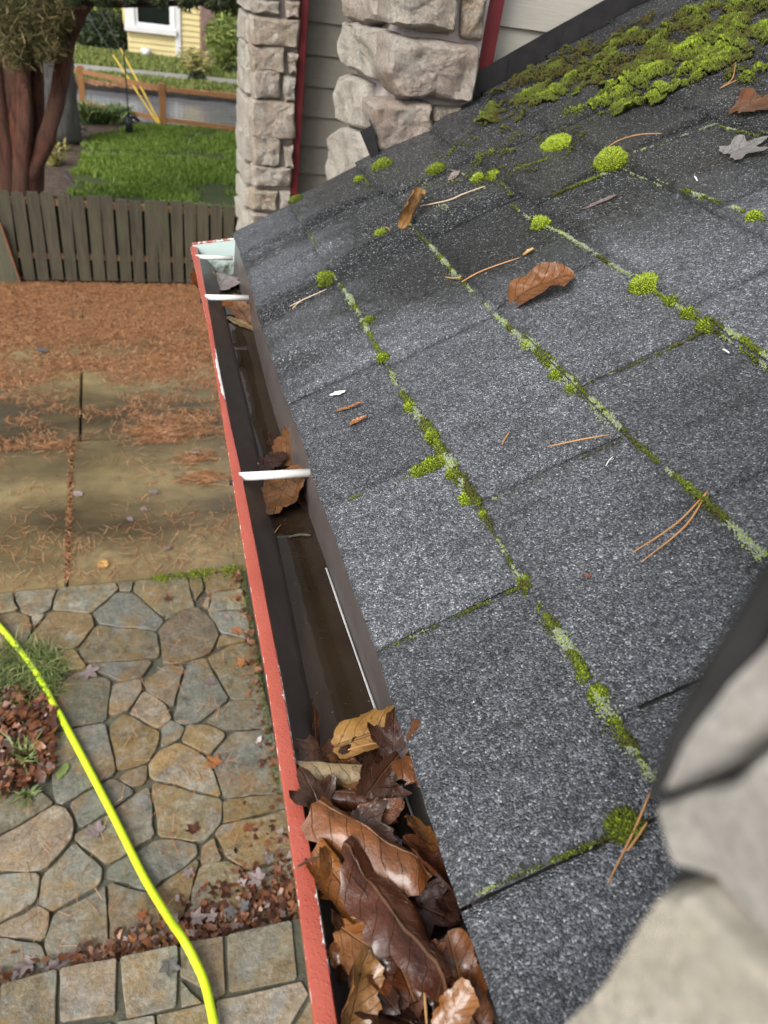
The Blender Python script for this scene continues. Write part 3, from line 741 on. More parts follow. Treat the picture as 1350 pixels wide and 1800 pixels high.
mb.add(allv + back, [tuple(range(N)), tuple(reversed(range(N, 2 * N)))] + [(i, N + i, N + (i + 1) % N, (i + 1) % N) for i in range(N)])
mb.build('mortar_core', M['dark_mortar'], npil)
edge.build('shaded_edge', M['felt'], npil, True)  # near-black strip put in as the shade along the pillar's edge
mb = MB(); mb.box(XN + 0.012, -0.45, H - 1.2, XN + 0.3, 0.062, H + 0.6)
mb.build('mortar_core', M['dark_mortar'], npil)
#@@OBJECTS@@
# ================================================================== GUTTER
ZL = H - 0.640                      # the lip's height
ZW = H - 0.700                      # the water's height
def curve_x(pts, z):
    w = sorted((on_z(x, y, z).y, on_z(x, y, z).x) for x, y in pts)
    def f(yy):
        if yy <= w[0][0]: a, b = w[0], w[min(3, len(w) - 1)]
        elif yy >= w[-1][0]: a, b = w[-3], w[-1]
        else:
            for a, b in zip(w, w[1:]):
                if a[0] <= yy <= b[0]: break
        return a[1] + (b[1] - a[1]) * (yy - a[0]) / (b[0] - a[0])
    return lambda yy: sum(f(yy + d) for d in (-0.10, -0.05, 0, 0.05, 0.10)) / 5 + 0.0009 * noise.noise(Vector((yy * 7, 1.1, 0))) + 0.0004 * noise.noise(Vector((yy * 31, 1.7, 0)))
lip_o = curve_x([(335, 435), (360, 545), (385, 690), (410, 850), (440, 1030), (475, 1220), (510, 1470), (553, 1800)], ZL)
lip_i = curve_x([(346, 430), (366, 530), (392, 680), (427, 838), (461, 1010), (501, 1220), (546, 1480), (595, 1800)], ZL)
wat_l = curve_x([(400, 560), (470, 860), (540, 1200), (560, 1310)], ZW)
YE = on_z(340, 433, ZL).y
gut = empty('gutter', (0.2, 0.6, ZL), label='red painted metal roof gutter with peeling lip and brown trough', cat='gutter')
def loft(name, prof, mat, ys, parent, uvw=None, closed=False):
    """prof(y) -> list of (x, z); one strip along the gutter"""
    V, F, U = [], [], []
    for y in ys:
        p = prof(y); L = 0; k = len(p)
        for i, (x, z) in enumerate(p):
            V.append((x, y, z)); U.append((uvw[i] if uvw else i / (k - 1), y))
    for a in range(len(ys) - 1):
        for i in range(k - 1):
            F.append((a * k + i, a * k + i + 1, (a + 1) * k + i + 1, (a + 1) * k + i))
    return mesh_obj(name, V, F, mat, parent, True, U, None, 0.5)
YS = [-0.62 + (YE + 0.62) * i / 150 for i in range(151)]
def wob(y): return 0.0016 * noise.noise(Vector((y * 5, 2.2, 0))) + 0.0007 * noise.noise(Vector((y * 23, 4.2, 0)))
lip = loft('lip', lambda y: [(lip_o(y) + 0.058, ZL - 0.100), (lip_o(y) + 0.050, ZL - 0.075), (lip_o(y) + 0.022, ZL - 0.045), (lip_o(y) + 0.004, ZL - 0.030), (lip_o(y) + 0.0005, ZL - 0.014), (lip_o(y), ZL - 0.003 + wob(y)),
                              (lip_o(y) + 0.0015, ZL + wob(y)), (lip_o(y) * .5 + lip_i(y) * .5, ZL + 0.0008 + wob(y)), (lip_i(y) - 0.0015, ZL + wob(y)), (lip_i(y), ZL - 0.002), (lip_i(y) - 0.001, ZL - 0.011)][::-1], M['red_lip'], YS, gut,
           [1.0, 0.93, 0.9, 0.5, 0.08, 0.0, 0.12, 0.2, 0.3, 0.4, 0.5][0:11])
pk = []
for v in lip.data.vertices:
    y = v.co.y + gut.location.y; x = v.co.x + gut.location.x; z = v.co.z + ZL
    u = (x - lip_o(y)) / max(1e-4, lip_i(y) - lip_o(y))
    b = 0.0
    if z > ZL - 0.02:
        b += 0.75 * math.exp(-((y - 1.235) / 0.095) ** 2) * sstep(0.1, 0.8, u)
        b += 0.32 * math.exp(-((y - 0.50) / 0.10) ** 2) * sstep(0.8, 1.0, u)
        b += 0.34 * math.exp(-((y - 0.29) / 0.045) ** 2) * sstep(0.7, 1.0, u)
    pk.append(b)
lip.data.attributes.new('peel', 'FLOAT', 'POINT').data.foreach_set('value', pk)
XB = 0.2445
def xb(y): return XB + 0.024 * sstep(1.1, 1.75, y)
loft('trough', lambda y: [(lip_i(y) - 0.003, ZL - 0.0015), (lip_i(y) - 0.0005, ZL - 0.008), (wat_l(y) - 0.010, ZW + 0.014), (wat_l(y), ZW), (wat_l(y) + 0.010, ZW - 0.035), (xb(y) - 0.012, ZW - 0.04), (xb(y) - 0.001, ZW - 0.032), (xb(y), ZW), (xb(y) + 0.004, ZL + 0.034)],
     M['trough'], YS, gut)
wy = YS[4:-2]
wt = loft('water', lambda y: [(wat_l(y) - 0.0005, ZW), ((wat_l(y) + xb(y)) / 2, ZW), (xb(y), ZW)], M['water'], wy, None); wt['kind'] = 'structure'
loft('water_glint', lambda y: [(XB - 0.0042 + 0.0006 * noise.noise(Vector((y * 14, 1, 1))), ZW + 0.0010), (XB - 0.003, ZW + 0.0022), (XB - 0.0014 + 0.0004 * noise.noise(Vector((y * 9, 5, 1))), ZW + 0.0012)], M['sky_glint'], [y for y in YS if 0.36 < y < 0.775], gut)  # thin pale strip standing for the sky glint where water meets trough
# end cap
xo, xi = lip_o(YE), lip_i(YE)
cap = MB()
pv = [(xo + 0.004, ZL + 0.004), (xo + 0.012, ZL - 0.032), (xo + 0.05, ZL - 0.075), (xo + 0.06, ZL - 0.10), (0.272, ZL - 0.10), (0.272, ZL + 0.020)]
V = [(x, YE - 0.001, z) for x, z in pv] + [(x, YE + 0.004, z) for x, z in pv]; N = len(pv)
cap.add(V, [tuple(range(N)), tuple(reversed(range(N, 2 * N)))] + [(i, N + i, N + (i + 1) % N, (i + 1) % N) for i in range(N)])
capo = cap.build('end_cap', M['grimy'], gut, loc=(0.21, YE, ZL - 0.055))
cr = MB(); a = Vector((xo + 0.004, YE + 0.001, ZL + 0.005)); b = Vector((0.272, YE + 0.001, ZL + 0.021))
cr.tube([a, b], 0.0028, 8); cr.build('cap_rim', M['red_lip'], capo if False else gut)
# ferrules (the white spacer tubes) with their spikes
for (ax, ay), rr, lab in (((425, 838), 0.0066, None), ((364, 523), 0.0062, None), ((347, 452), 0.0052, None)):
    p = on_z(ax, ay, ZL - 0.004)
    mb = MB(); mb.tube([(p.x - 0.004, p.y, ZL - 0.004), (0.258, p.y, ZL - 0.004)], rr, 14)
    f = mb.build('ferrule', M['ferrule'], gut, smooth=True, loc=((p.x + 0.258) / 2, p.y, ZL - 0.004))
    mb = MB(); mb.tube([(lip_o(p.y) - 0.004, p.y - 0.004, ZL - 0.010), (lip_o(p.y) + 0.004, p.y - 0.004, ZL - 0.010)], 0.0042, 10)
    mb.build('spike_head', M['flashing'], gut)

# ================================================================== LEAVES
def leaf_mat(name, c1, c2, c3, rough=0.28, vein=(0.30, 0.15, 0.06), vdark=0.30, gloss=0.45):
    t = NT(name); uvn = t.n('UVMap'); uv = t.sep(uvn.outputs[0]); co = t.co(); r = t.rand()
    u = t.math('ABSOLUTE', uv[0]); v = uv[1]
    mid = t.ramp(u, [(0.0, 1.0), (0.014, 1.0), (0.030, 0.0)])
    ph = t.math('FRACT', t.math('MULTIPLY', t.math('ADD', t.math('SUBTRACT', v, t.math('MULTIPLY', u, 0.95)), t.math('MULTIPLY', t.noise(3.0, 3, uvn.outputs[0]), 0.22)), 3.6))
    side = t.ramp(t.math('ABSOLUTE', t.math('SUBTRACT', ph, 0.5)), [(0.0, 1.0), (0.016, 0.7), (0.04, 0.0)])
    vn = t.math('MAXIMUM', mid, t.math('MULTIPLY', side, 0.75))
    n1 = t.ramp(t.noise(24, 7, co, 0.7, 0.6), [(0.3, 0.0), (0.7, 1.0)])
    c = t.mix(n1, c1, c2)
    c = t.mix(t.ramp(t.noise(11, 5, co), [(0.5, 0.0), (0.7, 0.8)]), c, c3)
    c = t.mix(t.ramp(t.noise(70, 6, co, 0.75), [(0.58, 0.0), (0.68, 0.8)]), c, tuple(v * 0.35 for v in c3))
    hv = t.n('HueSaturation'); t.l(c, hv.inputs['Color']); t.l(t.math('MULTIPLY_ADD', r, 0.7, 0.62), hv.inputs['Value'])
    t.l(t.math('MULTIPLY_ADD', r, 0.026, 0.492), hv.inputs['Hue'])
    c = t.mix(t.math('MULTIPLY', vn, vdark), hv.outputs[0], vein)
    hgt = t.math('ADD', t.math('MULTIPLY', vn, -0.7), t.math('MULTIPLY', t.noise(45, 5, co), 0.8))
    rg = t.ramp(t.noise(20, 5, co), [(0.35, rough * 0.6), (0.7, rough * 1.7)])
    return t.fin(c, rg, t.bump(hgt, 0.8, 0.006, t.bump(t.noise(130, 5, co, 0.7), 0.45, 0.003)), spec=0.35, coat=gloss, coat_rough=0.12)
M['leaf_brown'] = leaf_mat('wet_brown_leaf', (0.080, 0.025, 0.008), (0.165, 0.055, 0.017), (0.036, 0.012, 0.006))
M['leaf_orange'] = leaf_mat('orange_brown_leaf', (0.145, 0.043, 0.012), (0.235, 0.077, 0.020), (0.070, 0.021, 0.008))
M['leaf_copper'] = leaf_mat('copper_leaf', (0.095, 0.026, 0.010), (0.150, 0.045, 0.016), (0.060, 0.017, 0.008), 0.5, (0.07, 0.022, 0.010), gloss=0.12)
M['leaf_tan'] = leaf_mat('tan_leaf', (0.185, 0.078, 0.026), (0.27, 0.130, 0.050), (0.095, 0.036, 0.014), vein=(0.10, 0.05, 0.02))
M['leaf_dark'] = leaf_mat('dark_wet_leaf', (0.030, 0.013, 0.009), (0.065, 0.022, 0.012), (0.018, 0.009, 0.007), 0.2, (0.12, 0.06, 0.03))
M['leaf_olive'] = leaf_mat('pale_rolled_leaf', (0.15, 0.090, 0.042), (0.27, 0.19, 0.11), (0.07, 0.036, 0.016), 0.25, (0.06, 0.035, 0.018))
M['leaf_grey'] = leaf_mat('grey_leaf', (0.12, 0.112, 0.108), (0.19, 0.18, 0.175), (0.085, 0.08, 0.078), 0.3, (0.13, 0.12, 0.115))
M['leaf_lilac'] = leaf_mat('bleached_lilac_leaf', (0.22, 0.165, 0.16), (0.31, 0.25, 0.25), (0.15, 0.10, 0.095), 0.3, (0.22, 0.16, 0.15))
M['leaf_rust'] = leaf_mat('rust_leaf', (0.30, 0.095, 0.035), (0.36, 0.15, 0.06), (0.18, 0.06, 0.025), 0.35)
M['leaf_yellow'] = leaf_mat('yellow_leaf', (0.62, 0.34, 0.09), (0.68, 0.42, 0.14), (0.5, 0.24, 0.07), 0.4)
M['stem'] = noisy('leaf_stem', (0.05, 0.025, 0.014), (0.11, 0.06, 0.03), 60, 0.5)
def maple_r(th, seed, lobes=5):
    """outline radius, tip along +y, stalk at -y"""
    a = th - math.pi / 2
    L = {5: [(0, 1.0, .33), (0.95, .92, .30), (-0.95, .92, .30), (1.95, .62, .30), (-1.95, .62, .30)], 3: [(0, 1.0, .36), (1.0, .85, .33), (-1.0, .85, .33)]}[lobes]
    r = 0.36
    for c, l, w in L:
        d = (a - c + math.pi) % (2 * math.pi) - math.pi
        r = max(r, 0.36 + (l - 0.36) * max(0, 1 - abs(d) / (w * 1.75)) ** 0.95)
    r *= 1 + 0.055 * math.sin(a * 17 + seed) + 0.035 * math.sin(a * 29 + seed * 2)
    d = abs((a + math.pi) % (2 * math.pi) - math.pi)
    if d > 2.75: r *= 0.62
    return r
def oval_r(th, seed, asp=0.46):
    if seed == 4.4:      # the copper leaf: smooth margin, one drawn-out tip and a side lobe
        x, y = math.cos(th) / asp, math.sin(th); a = th - math.pi / 2
        return (1 / math.sqrt(x * x + y * y)) * (1 + 0.30 * math.exp(-((th - 0.9) / 0.22) ** 2) + 0.03 * math.sin(th * 5)) 
    x, y = math.cos(th) / asp, math.sin(th)
    r = 1 / math.sqrt(x * x + y * y)
    return r * (1 + 0.09 * math.sin(th * 6 + seed * 2) + 0.06 * math.sin(th * 11 + seed) * abs(math.cos(th)) + 0.03 * math.sin(th * 23 + seed * 3))
def leaf(name, c, ax, up, size, mat, kind='maple', cx=0.0, cy=0.0, crumple=0.08, seed=0, stem=0.0, rings=7, spokes=40, asp=0.46, fold=0.0, parent=None, cdir=0.0):
    """c centre, ax midrib direction, up normal; cx curl round the midrib and cy along it, in radians over the leaf's half length"""
    ax = Vector(ax).normalized(); up = Vector(up); up = (up - ax * up.dot(ax)).normalized(); sx = ax.cross(up)
    V, U, F = [], [], []
    def shape(x, y):
        z = 0.0
        cs, sn = math.cos(cdir), math.sin(cdir)
        x, y = x * cs - y * sn, x * sn + y * cs
        if fold: z += abs(x) * fold; x *= math.sqrt(max(0.05, 1 - min(0.9, fold * fold)))
        if abs(cx) > 1e-3:
            rad = 1 / cx; ang = x * cx; X = math.sin(ang) * rad; z += (1 - math.cos(ang)) * rad
            # let a tight roll open slightly so that the layers part
            z += 0.05 * abs(ang) / math.pi; x = X
        if abs(cy) > 1e-3:
            rad = 1 / cy; ang = y * cy
            y, z = math.sin(ang) * (rad - z), rad - math.cos(ang) * (rad - z)
        x, y = x * cs + y * sn, -x * sn + y * cs
        return x, y, z
    pts = [(0.0, -0.12)]
    for k in range(1, rings + 1):
        t = k / rings
        for j in range(spokes):
            th = 2 * math.pi * j / spokes
            r = (maple_r(th, seed) if kind == 'maple' else maple_r(th, seed, 3) if kind == 'three' else oval_r(th, seed, asp))
            tt = t
            pts.append((r * tt * math.cos(th), r * tt * math.sin(th) - 0.12 * (1 - tt)))
    so = Vector((seed * 3.1, seed * 1.7, 0))
    for x, y in pts:
        X, Y, Z = shape(x, y)
        rr = math.hypot(x, y)
        Z += crumple * (1.15 * noise.noise(Vector((x * 1.6, y * 1.6, 0)) + so) + 0.65 * noise.noise(Vector((x * 3.6, y * 3.6, 3)) + so) + 0.16 * noise.noise(Vector((x * 9, y * 9, 3)) + so)) * (0.35 + rr)
        V.append(Vector(c) + (sx * X + ax * Y + up * Z) * size); U.append((x, y))
    for j in range(spokes): F.append((0, 1 + j, 1 + (j + 1) % spokes))
    for k in range(rings - 1):
        for j in range(spokes):
            a = 1 + k * spokes; b = a + spokes
            F.append((a + j, b + j, b + (j + 1) % spokes, a + (j + 1) % spokes))
    o = mesh_obj(name, V, F, mat, parent, True, U, loc=c)
    if stem:
        mb = MB(); q = []
        for i in range(6):
            t = i / 5; X, Y, Z = shape(0, -0.30 - stem * t)
            q.append(Vector(c) + (sx * (X + 0.12 * t * t * math.sin(seed)) + ax * Y + up * (Z + 0.05 * t)) * size)
        mb.tube(q, [size * 0.016, size * 0.014, size * 0.012, size * 0.012, size * 0.013, size * 0.02], 6)
        mb.build('stalk', M['stem'], o, True)
    return o
def gleaf(p0, p1, z, lift, mat, label, wid=1.0, kind='maple', roll=0.0, size=None, group='brown leaves packed in the gutter', **k):
    """a leaf whose midrib runs from pixel p0 (stalk) to p1 (tip) on the level z; roll tips it sideways"""
    a, b = on_z(*p0, z), on_z(*p1, z)
    a.z += lift[0]; b.z += lift[1]
    ax = (b - a); L = ax.length
    up = Vector((0, 0, 1)); up = (up - ax.normalized() * up.dot(ax.normalized())).normalized()
    up = Matrix.Rotation(roll, 3, ax.normalized()) @ up
    o = leaf('leaf', (a + b) / 2 + ax * 0.08, ax, up, (size or L * 0.56) * 1.18, mat, kind, rings=9, spokes=52, **k)
    return tag(o, label, 'leaf', group)
ZP = H - 0.645
# a mound of soaked debris under the packed leaves
V, F = [], []
ny, nx = 60, 12
for a in range(ny + 1):
    y = -0.62 + (0.375 + 0.62) * a / ny
    for b in range(nx + 1):
        f = b / nx; x0 = wat_l(max(y, 0.2)) - 0.022; x = x0 + (XB - x0) * f
        e = sstep(0.375, 0.27, y) if False else 1 - sstep(0.26, 0.375, y)
        z = ZW - 0.012 + e * (0.026 + 0.012 * noise.noise(Vector((x * 30, y * 30, 0))) + 0.008 * noise.noise(Vector((x * 90, y * 90, 5))))
        V.append((x, y, z))
for a in range(ny):
    for b in range(nx):
        i = a * (nx + 1) + b; F.append((i, i + 1, i + nx + 2, i + nx + 1))
M['muck'] = noisy('black_wet_muck', (0.006, 0.004, 0.003), (0.022, 0.012, 0.008), 50, 0.25, 0.7, 90, 0.006)
mesh_obj('debris', V, F, M['muck'])['kind'] = 'stuff'
B, O, T, K, Lo = M['leaf_brown'], M['leaf_orange'], M['leaf_tan'], M['leaf_dark'], M['leaf_olive']
gleaf((588, 1312), (704, 1284), ZP, (0.000, 0.012), T, 'tan leaf with a curled edge at the far end of the gutter pile', kind='oval', cx=2.4, asp=0.5, roll=0.35, seed=1, crumple=0.10)
gleaf((536, 1338), (672, 1352), ZP, (0.0, 0.004), Lo, 'pale olive tan leaf rolled into a tube across the gutter', kind='oval', cx=4.6, asp=0.62, roll=2.6, seed=2, crumple=0.05, stem=0.25)
gleaf((690, 1385), (688, 1290), ZP, (0.0, 0.025), K, 'dark red brown cupped leaf beside the shingle edge in the pile', kind='three', cx=1.3, roll=-0.2, seed=3, size=0.036)
gleaf((548, 1388), (655, 1402), ZP, (0.0, 0.006), B, 'brown leaf rolled lengthwise below the pale olive tube leaf', kind='oval', cx=4.2, asp=0.62, roll=2.9, seed=4)
gleaf((618, 1432), (672, 1378), ZP, (0.0, 0.02), K, 'dark crumpled leaf standing upright in the middle of the gutter', kind='three', cx=0.9, roll=0.7, seed=5, size=0.038)
gleaf((668, 1475), (786, 1356), ZP, (0.004, 0.062), B, 'large brown maple leaf with one long point reaching over the shingles', kind='maple', cx=0.7, roll=0.35, seed=6, size=0.050, crumple=0.13, cy=-0.3)
gleaf((560, 1432), (722, 1535), ZP, (0.022, 0.022), O, 'big folded russet leaf lying diagonally across the pile', kind='oval', cx=2.7, asp=0.66, roll=2.75, seed=7, crumple=0.14, stem=0.2)
gleaf((618, 1445), (690, 1432), ZP, (0.0, 0.010), O, 'russet leaf fragment tucked behind the big folded leaf', kind='oval', cx=0.9, roll=0.3, seed=8)
gleaf((712, 1500), (796, 1592), ZP, (0.018, 0.020), B, 'glossy brown leaf pressed against the shingle edge', kind='oval', cx=1.9, asp=0.6, roll=-0.5, seed=9, crumple=0.12)
gleaf((556, 1500), (626, 1606), ZP, (0.006, 0.014), O, 'orange brown curled leaf tucked under the red gutter lip', kind='oval', cx=3.2, asp=0.5, roll=0.6, seed=10, crumple=0.12, stem=0.5)
gleaf((606, 1528), (742, 1712), ZP, (0.026, 0.030), B, 'long glossy brown leaf with raised midrib in middle of the pile', kind='oval', cx=1.9, asp=0.42, roll=2.9, seed=11, crumple=0.17, stem=0.1)
gleaf((574, 1620), (640, 1672), ZP, (0.006, 0.012), O, 'flat orange brown leaf with specks against the red lip', kind='three', cx=0.3, roll=0.2, seed=12, size=0.030)
gleaf((736, 1668), (824, 1650), ZP, (0.004, 0.006), O, 'wet red brown leaf rolled tight under the shingle edge', kind='oval', cx=6.0, asp=0.45, roll=2.8, seed=13)
gleaf((606, 1830), (634, 1716), ZP, (0.0, 0.020), T, 'tan leaf standing on edge at the near left of the pile', kind='oval', cx=2.0, asp=0.6, roll=0.7, seed=14, crumple=0.12)
gleaf((742, 1800), (700, 1706), ZP, (0.0, 0.012), B, 'brown pointed leaf facing up at the near end of the pile', kind='three', cx=0.5, roll=-0.1, seed=15, size=0.036, crumple=0.14)
gleaf((834, 1835), (788, 1690), ZP, (0.0, 0.020), B, 'brown leaf with upright midrib at the near right of the pile', kind='oval', cx=2.2, asp=0.55, roll=-0.2, seed=16, crumple=0.12)
gleaf((770, 1830), (806, 1775), ZP, (0.01, 0.03), O, 'small russet leaf at the near edge of the pile', kind='oval', cx=0.8, asp=0.6, seed=17)
gleaf((688, 1575), (766, 1610), ZP, (0.0, 0.006), K, 'dark wet leaf beneath the long glossy leaf', kind='three', cx=0.6, roll=0.1, seed=18, size=0.034)
gleaf((566, 1560), (610, 1500), ZP, (0.0, 0.012), T, 'small tan leaf half hidden under the big folded leaf', kind='oval', cx=0.9, asp=0.5, roll=0.3, seed=19)
gleaf((556, 1318), (548, 1262), ZW, (0.004, 0.02), B, 'narrow brown leaf leaning on the trough wall at far end of pile', kind='oval', cx=1.2, asp=0.25, roll=0.9, seed=20)
more = [((575, 1450), (545, 1400), .012, K, 'three', 'dark leaf wedged between the rolled leaf and the red lip'), ((700, 1345), (722, 1300), .022, O, 'oval', 'small orange leaf standing at the shingle edge behind the cupped leaf'), ((716, 1440), (752, 1500), .016, O, 'oval', 'orange leaf hanging down the shingle edge below the maple leaf'),
        ((575, 1590), (600, 1530), .010, B, 'three', 'brown crumpled leaf between the lip and the orange curled leaf'), ((655, 1560), (690, 1500), .008, K, 'oval', 'dark leaf in the gap right of the big folded leaf'), ((770, 1560), (792, 1620), .012, K, 'oval', 'dark narrow leaf under the glossy leaf at the shingle edge'),
        ((620, 1690), (660, 1740), .004, K, 'three', 'black wet leaf deep in the gap near the lip'), ((700, 1690), (745, 1725), .010, B, 'three', 'brown leaf under the tip of the long glossy leaf'), ((640, 1750), (690, 1790), .006, K, 'maple', 'dark maple leaf at the bottom of the near pile'),
        ((780, 1700), (825, 1730), .012, B, 'oval', 'brown leaf leaning on shingle edge below the red brown roll'), ((680, 1800), (715, 1850), .014, O, 'oval', 'orange leaf cut off by the lower picture border'), ((840, 1780), (858, 1850), .010, K, 'oval', 'dark leaf in the lowest corner beside the shingles'),
        ((600, 1440), (650, 1470), .012, K, 'three', 'dark leaf peeping out above the big folded leaf'), ((585, 1690), (612, 1640), .004, B, 'oval', 'brown leaf tucked below the flat speckled leaf')]
for i, (p0, p1, lf, mt, kd, lab) in enumerate(more):
    gleaf(p0, p1, ZP, (lf * .4 - .004, lf), mt, lab, kind=kd, cx=rnd.uniform(0.5, 1.4), roll=rnd.uniform(-0.6, 0.6), seed=130 + i, crumple=0.15, asp=0.5, size=0.034 if kd != 'oval' else None)
parts = []
for i in range(60):
    y = rnd.uniform(1300, 1850); x = 540 + (y - 1295) * 0.10 + rnd.uniform(0.06, 1.0) * (150 + (y - 1295) * 0.17)
    c = on_z(x, y, ZP - 0.016 + rnd.uniform(-.004, .012)); a_ = rnd.uniform(0, 6.28)
    o = leaf('scrap', c, (math.cos(a_), math.sin(a_), rnd.uniform(-.3, .3)), (rnd.uniform(-.5, .5), rnd.uniform(-.5, .5), 1), rnd.uniform(.016, .034), rnd.choice([B, K, K, K, O]), rnd.choice(['three', 'oval', 'maple']), rnd.uniform(.2, 1.4), crumple=.18, seed=30 + i, rings=4, spokes=26, asp=.5)
    parts.append(o)
# the soaked scraps between the leaves, joined
bmj = bmesh.new(); mats = [B, K, O]; uvl = bmj.loops.layers.uv.new('UVMap')
for o in parts:
    me = o.data; vs = [bmj.verts.new(v.co + o.location) for v in me.vertices]; mi = mats.index(me.materials[0])
    for p in me.polygons:
        f = bmj.faces.new([vs[i] for i in p.vertices]); f.material_index = mi; f.smooth = True
        for lp, li in zip(f.loops, p.loop_indices): lp[uvl].uv = me.uv_layers[0].data[li].uv
    D.objects.remove(o); D.meshes.remove(me)
me = D.meshes.new('leaf_mush'); bmj.to_mesh(me); bmj.free()
for m_ in mats: me.materials.append(m_)
tag(link(D.objects.new('leaf_mush', me)), 'soaked leaf scraps filling the gaps of the gutter leaf pile', None, None, 'stuff')
g2 = 'leaves caught at the gutter spacer tubes'
gleaf((454, 800), (495, 778), ZW, (0.004, 0.010), K, 'black wet shining leaf standing in the water beyond the white tube', kind='three', cx=0.5, roll=0.5, seed=60, size=0.024, group=g2)
gleaf((492, 815), (538, 792), ZW, (0.010, 0.026), B, 'round russet leaf standing beyond the nearest white tube', kind='oval', cx=0.5, asp=0.8, roll=0.5, seed=61, group=g2)
gleaf((452, 832), (492, 818), ZW, (0.006, 0.016), K, 'russet scrap of leaf behind the nearest white tube', kind='oval', cx=1.0, asp=0.5, roll=0.3, seed=62, group=g2)
gleaf((508, 848), (488, 905), ZW, (0.024, 0.016), B, 'brown wet leaf with clear midrib under the nearest white tube', kind='oval', cx=0.9, asp=0.62, roll=0.3, seed=63, crumple=0.10, group=g2, stem=0.2)
gleaf((535, 855), (530, 895), ZW, (0.014, 0.010), K, 'dark leaf edge against the trough wall under the nearest white tube', kind='oval', cx=0.9, asp=0.5, roll=-0.6, seed=64, group=g2)
gleaf((470, 850), (455, 870), ZW, (0.010, 0.004), K, 'dark scrap of leaf at the trough wall below the nearest tube', kind='oval', cx=0.9, asp=0.5, roll=0.5, seed=65, group=g2)
gleaf((388, 552), (425, 536), ZW, (0.012, 0.018), O, 'orange brown leaf just below the second white tube', kind='oval', cx=1.0, asp=0.6, roll=0.5, seed=66, group=g2, size=0.026)
gleaf((440, 572), (414, 545), ZW, (0.004, 0.018), T, 'tan leaf leaning on the trough wall near the second white tube', kind='oval', cx=0.9, asp=0.4, roll=-0.4, seed=67, group=g2)
gleaf((402, 560), (440, 578), ZW, (0.002, 0.002), Lo, 'pale wet leaf flat on the water near the second white tube', kind='oval', cx=0.4, asp=0.3, seed=68, group=g2)
gleaf((350, 512), (362, 492), ZW, (0.01, 0.018), B, 'brown leaf scrap in the gutter corner below the end cap', kind='oval', cx=1.0, asp=0.6, seed=69, group=g2)
gleaf((382, 512), (398, 494), ZW, (0.006, 0.010), M['leaf_lilac'], 'pale round leaf in the water below the white end cap', kind='oval', cx=0.3, asp=0.8, seed=70, group=g2)

# leaves on the roof
def rleaf(p0, p1, mat, label, lift=0.008, roll=0.0, tilt=0.0, **k):
    (s0, y0), (s1, y1) = on_roof(*p0, lift), on_roof(*p1, lift)
    a, b = R3(s0, y0, lift), R3(s1, y1, lift + tilt); ax = b - a
    up = Matrix.Rotation(roll, 3, ax.normalized()) @ RN
    sz = k.pop('size', ax.length * 0.56)
    return tag(leaf('leaf', (a + b) / 2 + ax * 0.08, ax, up, sz, mat, **k), label, 'leaf', 'loose leaves on the shingles')
rleaf((884, 530), (994, 492), M['leaf_copper'], 'large curled copper brown leaf lying dry on the shingles', 0.020, 0.25, 0.012, kind='oval', asp=0.56, cx=1.0, cy=-0.35, seed=4.4, crumple=0.20, rings=10, spokes=56)
rleaf((706, 402), (742, 355), M['leaf_tan'], 'small tan rolled leaf standing at the shingle course edge', 0.022, 0.5, 0.014, kind='oval', cx=4.6, asp=0.55, seed=81, crumple=0.08)
rleaf((1262, 214), (1350, 172), M['leaf_brown'], 'flat soaked red brown leaf near the upper shingles', 0.016, 0.0, 0.002, kind='three', cx=0.25, seed=82, crumple=0.13, size=0.080)
rleaf((1258, 282), (1322, 252), M['leaf_grey'], 'small grey maple leaf with long stalk flat on the shingles', 0.0155, 0.0, 0.0, kind='maple', cx=0.2, seed=83, crumple=0.05, size=0.055, stem=0.9)
rleaf((1022, 368), (1082, 343), M['leaf_lilac'], 'thin pinkish brown leaf strip beside the round moss cushion', 0.014, 0.0, 0.0, kind='oval', cx=0.8, asp=0.16, seed=84)
rleaf((791, 318), (803, 302), M['leaf_lilac'], 'tiny pinkish leaf scrap among moss near the pillar', 0.0125, 0.0, 0.0, kind='oval', cx=0.4, asp=0.5, seed=85)
rleaf((918, 449), (937, 441), M['leaf_yellow'], 'tiny yellow leaf curl above the copper brown leaf', 0.0125, 0.0, 0.003, kind='oval', cx=1.4, asp=0.45, seed=86)
rleaf((806, 384), (811, 374), M['leaf_rust'], 'tiny rust red leaf fleck between the course edges', 0.0125, 0.0, 0.0, kind='oval', cx=0.6, asp=0.45, seed=87)
rleaf((584, 725), (636, 711), M['leaf_rust'], 'thin folded rust coloured leaf strip above the bud', 0.0125, 0.0, 0.003, kind='oval', cx=2.2, asp=0.11, seed=88)
rleaf((612, 748), (643, 735), M['leaf_rust'], 'rust coloured dry bud with a short stalk on the shingles', 0.0125, 0.0, 0.002, kind='oval', cx=2.0, asp=0.34, seed=89, stem=0.9)
rleaf((579, 694), (603, 689), M['white_wood'], 'single white petal lying on the shingles', 0.0125, 0.0, 0.0, kind='oval', cx=0.6, asp=0.35, seed=90)
rleaf((620, 463), (654, 449), M['leaf_rust'], 'narrow tan leaf strip on the far eave shingles', 0.0125, 0.0, 0.0, kind='oval', cx=1.5, asp=0.13, seed=91)
rleaf((1026, 1011), (1038, 1012), M['leaf_rust'], 'tiny orange fleck on the bare shingles', 0.0125, 0.0, 0.0, kind='oval', asp=0.4, seed=92)

